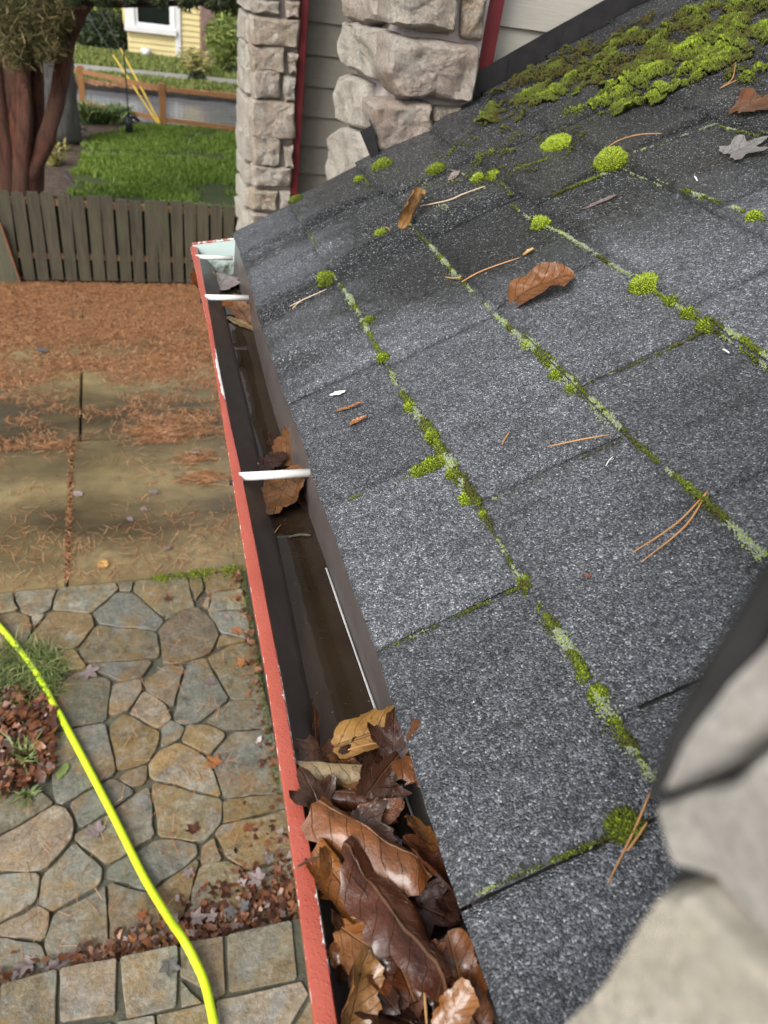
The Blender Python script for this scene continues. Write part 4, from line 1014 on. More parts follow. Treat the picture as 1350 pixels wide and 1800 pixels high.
# pine needles
M['needle'] = noisy('dry_pine_needle', (0.34, 0.16, 0.055), (0.46, 0.25, 0.10), 40, 0.5)
M['needle_pale'] = noisy('bleached_pine_needle', (0.50, 0.36, 0.24), (0.58, 0.44, 0.30), 40, 0.5)
def needles(lines, label, mat='needle', r=0.0011, on='roof'):
    mb = MB()
    for ln in lines:
        P = []
        for q in ln:
            if on == 'roof':
                s, y = on_roof(*q, 0.009); h = 0.0135 + max(0, relief(s, y)); P.append(R3(s, y, h))
            else: P.append(on_z(*q, on))
        P = arc(P, 6); N = len(P)
        mb.tube(P, [r * (0.55 + 0.45 * math.sin(math.pi * min(1, (i + 1.2) / N))) for i in range(N)], 6)
    o = mb.build('pine_needle', M[mat], None, True, loc=mb.v[0])
    return tag(o, label, 'pine needle', 'pine needles fallen on the shingles' if on == 'roof' else 'pine needles in the gutter')
needles([[(1245, 868), (1190, 925), (1113, 976)], [(1244, 869), (1205, 930), (1128, 993)]], 'joined pair of long pine needles across the mossy course edge')
needles([[(1145, 1396), (1118, 1460), (1070, 1558)], [(1139, 1450), (1112, 1490), (1102, 1500)]], 'crossed pine needles by the moss at the blurred pillar')
needles([[(965, 790), (1020, 778), (1072, 769)]], 'single straight pine needle beside the shingle joint')
needles([[(813, 500), (850, 481), (916, 458)]], 'bent pine needle above the copper brown leaf', r=0.0014)
needles([[(784, 491), (800, 493), (813, 490)]], 'short pine needle stub on the lichen course edge', r=0.0013)
needles([[(511, 542), (540, 528), (576, 512)], [(516, 546), (530, 533), (548, 524)]], 'forked pale pine needles below the eave moss cushion', 'needle_pale')
needles([[(884, 786), (890, 775), (897, 764)]], 'very short pine needle on bare shingles')
needles([[(1270, 161), (1288, 142), (1293, 114)], [(1266, 163), (1310, 142), (1352, 120)]], 'pair of pine needles above the soaked red brown leaf')
needles([[(1047, 288), (1083, 255), (1125, 250), (1164, 246)]], 'kinked pine needle above the round moss cushion')
needles([[(740, 366), (790, 356), (815, 345)], [(800, 352), (825, 343), (855, 337)]], 'broken pale pine needle among the moss bits', 'needle_pale', 0.0013)
needles([[(678, 403), (686, 410), (691, 423)]], 'short curved pine needle beside the tan rolled leaf')
needles([[(1066, 824), (1072, 814), (1079, 807)]], 'thin white fibre on the shingles', 'white_metal', 0.0006)
needles([[(1271, 619), (1277, 622), (1282, 626)]], 'short white fleck below the lichen course edge', 'white_metal', 0.0012)
needles([[(1221, 315), (1224, 319), (1226, 323)]], 'white fleck beside the grey maple leaf', 'white_metal', 0.0014)
needles([[(499, 1232), (515, 1275), (528, 1332)]], 'pine needle lying on the trough wall at the leaf pile', on=ZW + 0.024, r=0.0009)
needles([[(520, 1340), (535, 1370), (547, 1398)], [(518, 1330), (528, 1365), (545, 1400)]], 'pine needles at the lip over the leaf pile', on=ZW + 0.045, r=0.0009)
needles([[(449, 908), (452, 930), (457, 962)]], 'pine needle on the trough wall below the nearest white tube', on=ZW + 0.022, r=0.0009)
needles([[(479, 944), (486, 932), (494, 922)]], 'pine needle floating near the brown wet leaf', on=ZW + 0.003, r=0.0009)
needles([[(508, 944), (528, 940), (547, 941)]], 'dark twig floating in the gutter water', on=ZW + 0.003, r=0.0022, mat='wet_wood')
needles([[(612, 1318), (640, 1310), (662, 1306)]], 'pine needle lying over the hole of the tan leaf', on=ZP + 0.03, r=0.0010)
needles([[(746, 1745), (748, 1770), (750, 1800)]], 'pine needle sticking up from the near leaf pile', on=ZP + 0.045, r=0.0011)
needles([[(522, 1524), (545, 1512), (566, 1505)]], 'dark leaf stalk sticking out over the red lip', on=ZP + 0.012, r=0.0012, mat='stem')
#@@MOSS@@
# ================================================================== MOSS
import numpy as np
rng = np.random.default_rng(11)
def tuft_mat(name, ramp, rough=0.85):
    t = NT(name); at = t.n('Attribute', attribute_name='tone'); i = t.island()
    f = t.math('ADD', at.outputs['Fac'], t.math('MULTIPLY', t.math('SUBTRACT', i, 0.5), 0.34))
    return t.fin(t.ramp(f, ramp), rough, spec=0.25)
# tone 0 brown-olive, .35 dark green, .65 bright yellow green, 1 pale lichen
M['moss'] = tuft_mat('moss', [(0.0, (0.055, 0.042, 0.010)), (0.22, (0.060, 0.068, 0.012)), (0.42, (0.105, 0.140, 0.013)), (0.62, (0.25, 0.325, 0.020)), (0.74, (0.33, 0.41, 0.038)), (0.84, (0.16, 0.20, 0.11)), (1.0, (0.28, 0.31, 0.245))])
OCT_V = np.array([[0, 0, -0.3], [.5, 0, .25], [0, .5, .25], [-.5, 0, .25], [0, -.5, .25], [0, 0, 1.0]])
OCT_F = np.array([[0, 2, 1], [0, 3, 2], [0, 4, 3], [0, 1, 4], [5, 1, 2], [5, 2, 3], [5, 3, 4], [5, 4, 1]])
def tufts(name, P, Nn, S, tone, mat, L=1.5, loc=None, parent=None):
    """one small tuft per point P, pointing along Nn, of width S"""
    P = np.asarray(P, float); Nn = np.asarray(Nn, float) + rng.normal(0, 0.28, (len(P), 3)); S = np.asarray(S, float)
    Nn /= np.linalg.norm(Nn, axis=1, keepdims=True)
    h = np.where(np.abs(Nn[:, 2:3]) < 0.9, np.array([[0, 0, 1.0]]), np.array([[1.0, 0, 0]]))
    A = np.cross(Nn, h); A /= np.linalg.norm(A, axis=1, keepdims=True); Bv = np.cross(Nn, A)
    an = rng.uniform(0, 6.28, len(P))[:, None]; A2 = A * np.cos(an) + Bv * np.sin(an); B2 = np.cross(Nn, A2)
    Ls = L * rng.uniform(0.7, 1.3, len(P))
    loc = np.array(loc if loc is not None else P.mean(0))
    V = (P - loc)[:, None, :] + (A2[:, None, :] * OCT_V[None, :, 0:1] + B2[:, None, :] * OCT_V[None, :, 1:2]) * S[:, None, None] + Nn[:, None, :] * OCT_V[None, :, 2:3] * (S * Ls)[:, None, None]
    F = OCT_F[None] + (np.arange(len(P)) * 6)[:, None, None]
    return np_mesh(name, V.reshape(-1, 3), F.reshape(-1, 3), mat, loc, parent, np.repeat(np.asarray(tone, float), 6))
def np_mesh(name, V, F, mat, loc=(0, 0, 0), parent=None, tone=None, smooth=True):
    me = D.meshes.new(name); nf, k = F.shape
    me.vertices.add(len(V)); me.vertices.foreach_set('co', V.astype(np.float32).ravel())
    me.loops.add(nf * k); me.loops.foreach_set('vertex_index', F.astype(np.int32).ravel())
    me.polygons.add(nf); me.polygons.foreach_set('loop_start', np.arange(0, nf * k, k, dtype=np.int32))
    me.update(calc_edges=True); me.validate()
    if smooth: me.shade_smooth()
    if tone is not None: me.attributes.new('tone', 'FLOAT', 'POINT').data.foreach_set('value', np.asarray(tone, np.float32))
    me.materials.append(mat); o = D.objects.new(name, me); o.location = tuple(loc); link(o, parent)
    if parent is not None: o.location = Vector(tuple(loc)) - parent.location
    return o
RUn, RNn, Yn, EAn = np.array(RU), np.array(RN), np.array(Y3), np.array(EAVE)
def top_h(s, y):
    """height of the shingles' surface above the deck"""
    i = 0
    while i < len(ROWS) - 2 and s > row_s(i + 1, y): i += 1
    fa = (s - row_s(i, y)) / (ROWS[i + 1] + 0.03 - row_s(i, y))
    return 0.0030 + 0.0080 * (1 - fa) + relief(s, y)
def rp(s, y, lift=0.0): return EAn + RUn * s + Yn * y + RNn * (top_h(s, y) + lift)
def cushion(px, rx, tone, label, flat=0.72, n=None, asp=1.0):
    s, y = on_roof(*px, 0.010); c = rp(s, y); dist = np.linalg.norm(c - np.array(CAM)); R = rx / 1350 * dist * 0.97
    n = n or int(min(520, max(60, (R / 0.0016) ** 2 * 1.6)))
    k = np.arange(n) + 0.5; ph = np.arccos(1 - k / n * 1.02); th = np.pi * (1 + 5 ** .5) * k
    X = np.sin(ph) * np.cos(th); Yy = np.sin(ph) * np.sin(th) * asp; Z = np.cos(ph)
    bump = np.array([1 + 0.22 * noise.noise(Vector((a * 1.7, b * 1.7, c_ * 1.7 + px[0]))) + 0.12 * noise.noise(Vector((a * 5, b * 5, c_ * 5 + px[0]))) for a, b, c_ in zip(X, Yy, Z)])
    d = RUn[None] * X[:, None] + Yn[None] * Yy[:, None]
    Pp = c + (d + RNn[None] * (Z * flat)[:, None]) * (R * 0.86 * bump)[:, None]
    Nn = d + RNn[None] * (Z / flat)[:, None]
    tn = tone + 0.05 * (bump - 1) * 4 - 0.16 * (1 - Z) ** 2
    m_ = n // 3; a_ = rng.uniform(0, 6.28, m_); q_ = R * (0.85 + 0.75 * rng.random(m_) ** 2); el = 0.7 + 0.6 * rng.random()
    Ps = c + (RUn[None] * (np.cos(a_) * q_)[:, None] + Yn[None] * (np.sin(a_) * q_ * el)[:, None]) + RNn * 0.001
    Pp = np.concatenate([Pp, Ps]); Nn = np.concatenate([Nn, np.tile(RNn, (m_, 1))]); tn = np.concatenate([tn, np.full(m_, min(tone, .42) - .08)])
    Sz = np.concatenate([np.full(n, R * 2.6 / math.sqrt(n)), rng.uniform(.0011, .0022, m_)])
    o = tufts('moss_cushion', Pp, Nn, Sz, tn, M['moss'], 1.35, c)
    # the solid body under the tufts
    bm = bmesh.new(); bmesh.ops.create_icosphere(bm, subdivisions=2, radius=1.0)
    Vb = np.array([RU * v.co.x * R * .84 + Y3 * v.co.y * R * .84 * asp + RN * v.co.z * R * .84 * flat for v in bm.verts])
    Fb = np.array([[v.index for v in f.verts] for f in bm.faces]); bm.free()
    np_mesh('moss_base', Vb + c, Fb, M['moss'], (0, 0, 0), None, np.full(len(Vb), 0.25)).parent = o
    ch = o.children[0] if o.children else None
    if ch: ch.matrix_parent_inverse = Matrix.Translation(-Vector(tuple(c)))
    return tag(o, label, 'moss', 'moss cushions on the shingles')
CUSH = [((1076, 292), 27, .68, 'largest bright yellow green moss ball on the upper shingles', 0.85), ((1132, 497), 25, .66, 'bright round moss cushion at the right of the course edge', 0.72), ((950, 393), 16, .66, 'bright moss ball on the course edge above the copper leaf', 0.85),
        ((946, 384), 9, .62, 'small moss knob fused behind the moss ball on the course edge', 0.8), ((978, 251), 25, .66, 'wide bright moss cushion near the red trim side of the roof', 0.5), ((840, 313), 11, .64, 'left of two small moss knobs near the stone pillar', 0.8), ((866, 306), 12, .66, 'right of two small moss knobs near the stone pillar', 0.8),
        ((765, 297), 17, .44, 'dark green moss pad in front of the stone pillar', 0.55), ((672, 292), 18, .45, 'olive moss pad at the kick out flashing', 0.5), ((574, 492), 19, .46, 'dark green moss cushion on the far eave course edge', 0.8), ((520, 353), 12, .34, 'olive moss tuft on the rake edge of the roof', 0.5),
        ((668, 408), 12, .50, 'small moss crescent beside the curved pine needle', 0.5), ((1209, 546), 14, .50, 'green moss knob right of the joint on the course edge', 0.7), ((1243, 568), 17, .50, 'largest green moss knob where joint and course edge meet', 0.7), ((1182, 524), 13, .45, 'flat green moss knob next to the bright round cushion', 0.55),
        ((1098, 1452), 30, .40, 'dark moss mound at the edge of the blurred pillar', 0.6), ((675, 632), 12, .50, 'moss knob at a joint on the first course edge', 0.7), ((722, 713), 13, .55, 'bright moss knob on the first course edge above the thick moss', 0.7), ((760, 770), 12, .52, 'moss knob just above the thick moss clump', 0.7),
        ((735, 827), 15, .47, 'left end of the thick moss clump at the joint', 0.65), ((757, 815), 18, .50, 'thick moss clump where joint meets first course edge', 0.65), ((780, 806), 15, .50, 'right end of the thick moss clump at the joint', 0.65), ((796, 830), 14, .48, 'moss knob below the thick moss clump', 0.65), ((822, 872), 17, .58, 'bright moss knob at the lower end of the thick moss', 0.6), ((850, 906), 8, .6, 'tiny bright moss knob under the thick moss', 0.7),
        ((929, 603), 11, .58, 'bright moss knob below the lichen on the middle course edge', 0.7), ((978, 655), 13, .52, 'green moss knob midway along the middle course edge', 0.65), ((1004, 678), 11, .50, 'lowest moss knob on the middle course edge', 0.65), ((1052, 1222), 17, .50, 'bright moss patch low on the first course edge', 0.5), ((1325, 382), 12, .62, 'bright moss knob at the right border of the upper course edge', 0.7),
        ((921, 1020), 11, .45, 'moss knob at the joint beside the long pale lichen band', 0.55), ((630, 313), 9, .5, 'small moss knob on the roof corner by the pillar', 0.6), ((650, 565), 10, .42, 'dark moss knob on the far first course edge', 0.7)]
for p, r, tn, lab, fl in CUSH: cushion(p, r, tn, lab, fl)

def strip(lines, label, w=0.0028, lich=0.5):
    """moss and lichen growing along a course edge: lines = (pixel a, pixel b, tufts per metre, thickness, lichen share)"""
    P, N_, S, T = [], [], [], []
    for a, b, den, th, li in lines:
        s0, y0 = on_roof(*a, 0.008); s1, y1 = on_roof(*b, 0.008)
        Ln = math.hypot(s1 - s0, y1 - y0); n = int(Ln * den * 1.5)
        for _ in range(n):
            t = rng.random(); s = s0 + (s1 - s0) * t; y = y0 + (y1 - y0) * t
            cl = noise.noise(Vector((s * 45, y * 45, 3.3))) + 0.5 * noise.noise(Vector((s * 120, y * 120, 8)))
            if cl < -0.24 + 0.40 * max(0, 1 - den / 3600) - 0.3 * rng.random(): continue
            k = min(1.25, 0.75 + 0.6 * cl)
            rr = rng.normal(0, 1)
            s += rr * 0.0030 * th * k * 0.9; y += rng.normal(0, 0.0012)
            sz = rng.uniform(0.0012, 0.0026) * (0.75 + 0.25 * th)
            ln = noise.noise(Vector((s * 28, y * 28, 17.0))) * 1.15 + 0.5
            P.append(rp(s, y, max(0, (1 - abs(rr) * .5)) * 0.0040 * th * k)); N_.append(RNn + RUn * 0.25 * rr); S.append(sz)
            if ln < li * 0.85: T.append(rng.uniform(0.80, 1.02))
            else: T.append(min(.7, max(.12, 0.29 + 0.25 * noise.noise(Vector((s * 20, y * 20, 1))) + rng.normal(0, .06))))
    o = tufts('moss_strip', P, N_, S, T, M['moss'], 1.2)
    return tag(o, label, None, None, 'stuff')
strip([((522, 370), (560, 440), 900, .35, .2), ((590, 490), (612, 520), 2600, .8, .75), ((612, 520), (640, 570), 4200, 1.2, .75), ((640, 570), (668, 622), 3600, 1.0, .5), ((668, 622), (706, 690), 2400, .7, .6), ((704, 688), (745, 745), 4200, 1.2, .5), ((745, 745), (800, 830), 4600, 1.6, .4), ((790, 815), (845, 895), 5000, 1.7, .35), ((845, 895), (912, 1018), 3200, .75, .45),
       ((912, 1018), (1000, 1140), 6500, 1.5, .72), ((1000, 1140), (1062, 1245), 6500, 1.6, .55), ((1062, 1245), (1120, 1330), 6500, 1.5, .6), ((1120, 1330), (1150, 1378), 4500, 1.0, .3), ((722, 830), (770, 808), 3800, 1.5, .1), ((613, 884), (642, 870), 3000, .6, .3), ((642, 870), (720, 838), 900, .3, .3),
       ((675, 1146), (785, 1093), 900, .3, .3), ((785, 1093), (835, 1068), 3600, .8, .35), ((835, 1068), (912, 1030), 2200, .6, .3), ((815, 1588), (950, 1525), 1600, .5, .25), ((950, 1525), (1075, 1470), 2400, .6, .25)], 'green moss and pale lichen along the first course edge')
strip([((640, 312), (668, 352), 1200, .5, .2), ((700, 390), (752, 425), 1200, .5, .4), ((752, 425), (800, 480), 3200, .9, .7), ((800, 480), (880, 562), 2000, .7, .75), ((880, 562), (930, 605), 4500, 1.2, .6), ((930, 605), (1010, 680), 4800, 1.3, .35), ((1010, 680), (1080, 745), 4000, 1.1, .65), ((1080, 745), (1110, 775), 3800, 1.0, .6), ((1110, 775), (1200, 852), 3600, .8, .45), ((1200, 852), (1260, 905), 5000, 1.2, .3), ((1260, 905), (1345, 988), 5500, 1.3, .4),
       ((855, 888), (1000, 815), 500, .25, .3), ((1000, 815), (1090, 772), 800, .3, .3)], 'green moss and pale lichen along the second course edge')
strip([((770, 285), (860, 335), 900, .5, .5), ((900, 360), (950, 400), 1600, .6, .6), ((950, 395), (985, 408), 2800, .9, .6), ((985, 408), (1060, 455), 2800, .9, .75), ((1060, 455), (1110, 485), 2400, .8, .9), ((1150, 510), (1250, 572), 3200, 1.0, .4), ((1250, 572), (1300, 600), 5500, 1.5, .75), ((1300, 600), (1352, 642), 6000, 1.7, .65),
       ((975, 349), (1065, 313), 4200, 1.3, .35), ((1030, 680), (1180, 610), 1100, .35, .25), ((1180, 610), (1240, 578), 3400, .9, .2)], 'lichen and moss along the third course edge')
strip([((1100, 300), (1200, 340), 1400, .5, .95), ((1200, 340), (1290, 368), 3600, 1.2, .65), ((1290, 368), (1345, 392), 3600, 1.2, .5), ((1110, 280), (1260, 214), 900, .4, 1.3), ((1265, 220), (1350, 240), 1800, .7, .4), ((905, 302), (965, 280), 2600, 1.1, .3), ((880, 320), (900, 345), 2000, .8, .3), ((800, 350), (845, 330), 1400, .8, .9), ((745, 340), (800, 390), 500, .9, .8), ((690, 300), (760, 330), 300, .8, .3)], 'lichen crumbs and moss along the upper course edges')
# the broad moss carpet along the wall
def carpet(polys, label):
    P, N_, S, T = [], [], [], []
    for poly, n, th, tn, sz in polys:
        w = [on_roof(*q, 0.008) for q in poly]
        s_lo, s_hi = min(a for a, _ in w), max(a for a, _ in w); y_lo, y_hi = min(b for _, b in w), max(b for _, b in w)
        c = 0
        for _ in range(n * 14):
            if c >= n: break
            s, y = rng.uniform(s_lo, s_hi), rng.uniform(y_lo, y_hi)
            ins = False; s_, y_ = s + 0.030 * noise.fractal(Vector((s * 22, y * 22, 7)), 1.0, 2.0, 3), y + 0.045 * noise.fractal(Vector((s * 22, y * 22, 31)), 1.0, 2.0, 3)
            for i in range(len(w)):
                (a1, b1), (a2, b2) = w[i], w[i - 1]
                if (b1 > y_) != (b2 > y_) and s_ < (a2 - a1) * (y_ - b1) / (b2 - b1) + a1: ins = not ins
            if not ins: continue
            f = noise.fractal(Vector((s * 17, y * 26, 4.4)), 1.0, 2.0, 4) + 0.32 * noise.noise(Vector((s * 75, y * 75, 1.0)))
            if f < th + 0.14 + rng.normal(0, 0.09): continue
            c += 1
            k = min(1.0, max(0, f - th) * 1.3)
            P.append(rp(s, y, 0.019 * k)); N_.append(RNn); S.append(rng.uniform(0.7, 1.3) * sz)
            T.append(tn + 0.34 * k - 0.31 + 0.16 * noise.noise(Vector((s * 7, y * 7, 2))) + rng.normal(0, .035))
    return tag(tufts('moss_carpet', P, N_, S, T, M['moss'], 1.35), label, None, None, 'stuff')
carpet([([(1040, 215), (1050, 185), (1110, 130), (1190, 85), (1270, 60), (1352, 30), (1352, 85), (1300, 110), (1240, 130), (1190, 165), (1160, 185), (1100, 200)], 21000, -0.15, .46, .0031),
        ([(1000, 130), (1100, 70), (1200, 25), (1352, -10), (1352, 40), (1230, 80), (1130, 120), (1060, 160)], 17000, -0.14, .33, .0030),
        ([(835, 225), (870, 185), (960, 150), (1040, 135), (1030, 160), (960, 185), (900, 210)], 9000, -0.18, .42, .0028),
        ([(860, 175), (960, 115), (1060, 65), (1150, 30), (1150, 60), (1040, 125), (940, 160)], 7500, -0.10, .16, .0026),
        ([(740, 300), (850, 215), (1040, 180), (1060, 240), (900, 330), (800, 340)], 900, 0.22, .42, .0030),
        ([(1200, 110), (1352, 60), (1352, 130), (1260, 150)], 800, 0.25, .45, .0034),
        ([(1280, 130), (1352, 120), (1352, 160), (1300, 165)], 320, 0.1, .42, .0034)], 'broad carpet of green moss on the roof along the house wall')
#@@BACK@@
# ================================================================== PICKET FENCE AT THE END OF THE DRIVE
def fence_wood():
    t = NT('weathered_fence_wood'); co = t.pos((14, 14, 1.2)); r = t.rand()
    base = t.ramp(r, [(0.0, (0.032, 0.027, 0.019)), (0.3, (0.042, 0.038, 0.024)), (0.5, (0.036, 0.027, 0.021)), (0.7, (0.050, 0.044, 0.027)), (1.0, (0.042, 0.031, 0.025))])
    c = t.mix(t.ramp(t.noise(3, 6, co, 0.65), [(0.35, 0.0), (0.7, 0.8)]), base, (0.098, 0.086, 0.056))
    c = t.mix(t.ramp(t.noise(2, 4, t.pos((3, 3, 2))), [(0.5, 0.0), (0.68, 0.65)]), c, (0.060, 0.068, 0.028))
    return t.fin(c, 0.6, t.bump(t.noise(8, 5, co), 0.5, 0.006))
M['fence_wood'] = fence_wood()
M['rail_wood'] = noisy('tan_rail_wood', (0.36, 0.20, 0.10), (0.46, 0.28, 0.15), 10, 0.6, 0.3, 30, 0.004)
M['old_board'] = noisy('dark_old_board', (0.012, 0.011, 0.008), (0.03, 0.026, 0.018), 10, 0.8)
YF = 6.70
pf = empty('picket_fence', (0.2, YF, 0), label='low weathered grey brown board fence at the end of the driveway', cat='fence')
zt0, zt1 = on_y(0, 334, YF).z, on_y(430, 363, YF).z
x0f, x1f = on_y(0, 334, YF).x, on_y(430, 363, YF).x
topz = lambda x: zt0 + (zt1 - zt0) * (x - x0f) / (x1f - x0f)
fpitch = (on_y(1110 / 3, 355, YF).x - on_y(55 / 3, 340, YF).x) / 14
xb0 = on_y(55 / 3, 350, YF).x - 8 * fpitch
for k in range(30):
    xx = xb0 + k * fpitch; wj = rnd.uniform(-0.004, 0.004); tl = rnd.uniform(-0.012, 0.012)
    x0, x1 = xx + 0.0045, xx + fpitch - 0.0045 + wj
    zz = topz(xx) + rnd.uniform(-0.014, 0.010); zb_ = 0.015 + rnd.uniform(0, 0.01); th = rnd.uniform(0, 0.004)
    mb = MB(); V = []
    for y in (YF - 0.02 - th, YF):
        V += [(x0 + .006, y, zb_), (x1 - .006, y, zb_), (x1 + tl - .002, y, zz - 0.03), (x1 - 0.010 + tl, y, zz), (x0 + 0.010 + tl, y, zz), (x0 + tl + .002, y, zz - 0.03)]
    mb.add(V, [tuple(range(6)), tuple(range(11, 5, -1))] + [(i, 6 + i, 6 + (i + 1) % 6, (i + 1) % 6) for i in range(6)])
    mb.build('board', M['fence_wood'], pf)
for zz, nm in ((0.90, 'rail'), (0.30, 'rail')):
    mb = MB(); xa_, xb_ = xb0 - 0.1, xb0 + 30 * fpitch
    h0, h1 = topz(xa_) * zz, topz(xb_) * zz
    V = []
    for x, h in ((xa_, h0), (xb_, h1)): V += [(x, YF + 0.002, h - 0.022), (x, YF + 0.035, h - 0.022), (x, YF + 0.035, h + 0.022), (x, YF + 0.002, h + 0.022)]
    mb.add(V, [(0, 1, 2, 3), (7, 6, 5, 4), (0, 4, 5, 1), (1, 5, 6, 2), (2, 6, 7, 3), (3, 7, 4, 0)]); mb.build(nm, M['rail_wood'], pf)
for k in range(30):
    xx = xb0 + k * fpitch
    box_obj('back_board', (xx - 0.045, YF + 0.037, 0.02), (xx + 0.05, YF + 0.055, topz(xx) - 0.03), M['old_board'], pf)
fl = on_y(6, 420, YF - 0.03).x
gp = empty('gate_post', (fl - 0.06, YF - 0.04, 0), label='pale greenish board with rusty edge at the left end of the board fence', cat='post')
M['green_board'] = noisy('mossy_board', (0.065, 0.067, 0.042), (0.11, 0.105, 0.068), 8, 0.6, 0.3, 20, 0.005, (6, 6, 1))
M['rust'] = noisy('rusty_strip', (0.16, 0.055, 0.03), (0.22, 0.085, 0.045), 20, 0.7)
mb = MB(); mb.add([(fl - 0.20, YF - 0.045, 0), (fl + 0.075, YF - 0.045, 0), (fl + 0.0, YF - 0.045, 0.46), (fl - 0.20, YF - 0.045, 0.52), (fl - 0.20, YF - 0.024, 0), (fl + 0.075, YF - 0.024, 0), (fl + 0.0, YF - 0.024, 0.46), (fl - 0.20, YF - 0.024, 0.52)],
   [(0, 1, 2, 3), (7, 6, 5, 4), (0, 4, 5, 1), (1, 5, 6, 2), (2, 6, 7, 3), (3, 7, 4, 0)]); mb.build('board', M['green_board'], gp)
mb = MB(); mb.tube([(fl + 0.078, YF - 0.05, 0), (fl + 0.0, YF - 0.05, 0.48)], 0.008, 8); mb.build('edge_strip', M['rust'], gp)

# ================================================================== NEEDLES, LITTER, GRASS (uncountable)
def quads(name, C, Ux, Uy, mat, tone=None):
    """flat slips: centre C, half vectors Ux, Uy"""
    C, Ux, Uy = map(np.asarray, (C, Ux, Uy)); n = len(C)
    V = np.stack([C - Ux - Uy, C + Ux - Uy, C + Ux + Uy, C - Ux + Uy], 1).reshape(-1, 3)
    F = (np.arange(n) * 4)[:, None] + np.array([[0, 1, 2, 3]])
    return np_mesh(name, V, F, mat, (0, 0, 0), None, None if tone is None else np.repeat(tone, 4), False)
def slip_mat(name, stops, rough=0.6):
    t = NT(name); return t.fin(t.ramp(t.island(), stops), rough, spec=0.4)
M['needle_litter'] = slip_mat('orange_needle_litter', [(0.0, (0.07, 0.032, 0.018)), (0.3, (0.20, 0.085, 0.036)), (0.6, (0.37, 0.165, 0.068)), (0.88, (0.48, 0.25, 0.12)), (1.0, (0.55, 0.36, 0.21))])
def needle_field(n, x0, x1, y0, y1, dens, name, label, L=0.05, w=0.0016, zz=0.003):
    C, A = [], []
    while len(C) < n:
        m_ = 4000; X = rng.uniform(x0, x1, m_); Yv = rng.uniform(y0, y1, m_)
        for x, y in zip(X, Yv):
            if rng.random() < dens(x, y): C.append((x, y)); 
        if m_ == 0: break
    C = np.array(C[:n]); an = rng.uniform(0, np.pi, n)
    Ln = L * rng.uniform(0.5, 1.2, n)
    Ux = np.stack([np.cos(an) * Ln, np.sin(an) * Ln, rng.normal(0, 0.004, n)], 1); Uy = np.stack([-np.sin(an) * w, np.cos(an) * w, np.zeros(n)], 1)
    z = zz + rng.uniform(0, 0.008, n)
    return tag(quads(name, np.stack([C[:, 0], C[:, 1], z], 1), Ux, Uy, M['needle_litter']), label, None, None, 'stuff')
def fr(x, y, f=1.0, o=0.0): return noise.fractal(Vector((x * f, y * f * 1.6, o)), 1.0, 2.0, 5)
needle_field(90000, -2.0, 1.5, 4.12, 6.68, lambda x, y: min(1, max(0.0, (0.16 + 0.74 * sstep(4.3, 6.2, y)) + 0.70 * fr(x, y, 1.9)) ** 1.3), 'needle_litter', 'thick orange carpet of fallen conifer needles on the driveway', 0.030, 0.0014, 0.002)
needle_field(2400, -1.6, 0.6, 2.92, 4.3, lambda x, y: max(0, 0.12 + 0.35 * fr(x, y, 2.0, 4) + 0.25 * sstep(3.6, 3.0, y) + 0.3 * sstep(4.0, 4.3, y)), 'needle_litter', 'sparse fallen needles on the wet concrete', 0.032, 0.0010)
needle_field(300, -0.350, -0.33, 2.92, 4.25, lambda x, y: 1.0, 'needle_litter', 'needles packed in the driveway joint', 0.018, 0.0014)
needle_field(900, -1.6, 0.45, 1.2, 2.9, lambda x, y: max(0, 0.15 + 0.5 * fr(x, y, 3.0, 9)), 'needle_litter', 'sparse fallen needles on the flagstones', 0.030, 0.0009, 0.014)
M['litter'] = slip_mat('leaf_litter', [(0.0, (0.035, 0.015, 0.010)), (0.35, (0.095, 0.034, 0.018)), (0.62, (0.17, 0.065, 0.030)), (0.90, (0.26, 0.115, 0.055)), (0.95, (0.20, 0.145, 0.135)), (1.0, (0.27, 0.22, 0.21))], 0.35)
def litter(n, spots, name, label, sz=0.022, zr=0.03):
    k = 9; V, F = [], []
    for i in range(n):
        c = spots(); a0 = rng.uniform(0, 6.28); s = sz * rng.uniform(0.45, 1.25)
        nx, ny_ = rng.normal(0, .38, 2); b = len(V)
        cu = rng.uniform(-22, 30)
        V.append(c)
        for j in range(k):
            th = a0 + 2 * math.pi * j / k; r = s * rng.uniform(.35, 1.15) * (0.55 + 0.45 * abs(math.cos(th - a0)))
            if name == 'chips': r *= 0.5 + 0.5 * abs(math.cos(th))
            x, y = r * math.cos(th), r * math.sin(th)
            V.append((c[0] + x, c[1] + y, max(0.012, c[2] + x * nx + y * ny_ + cu * x * x)))
        F += [(b, b + 1 + j, b + 1 + (j + 1) % k) for j in range(k)]
    return tag(np_mesh(name, np.array(V), np.array(F), M['litter'], (0, 0, 0), None, None, False), label, None, None, 'stuff')
def step_spot():
    while True:
        x = rng.uniform(-0.55, 0.40); y = 1.15 + abs(rng.normal(0, 0.03 + 0.11 * sstep(-0.15, 0.4, x)))
        if x > -0.28 or rng.random() < 0.12: return (x, y, 0.014 + max(0, rng.uniform(0, 0.04) * (1.35 - y) / 0.2))
litter(1000, step_spot, 'leaf_litter', 'brown and grey leaf litter drifted against the step', 0.017)
tri = [on_z(*p, 0) for p in ((-80, 1215), (70, 1222), (122, 1290), (100, 1365), (-80, 1432))]
def bed_spot():
    while True:
        x, y = rng.uniform(-1.0, -0.36), rng.uniform(1.5, 2.4)
        ins = False
        for i in range(5):
            p, q = tri[i], tri[i - 1]
            if (p.y > y) != (q.y > y) and x < (q.x - p.x) * (y - p.y) / (q.y - p.y) + p.x: ins = not ins
        if ins: return (x, y, rng.uniform(0.012, 0.05))
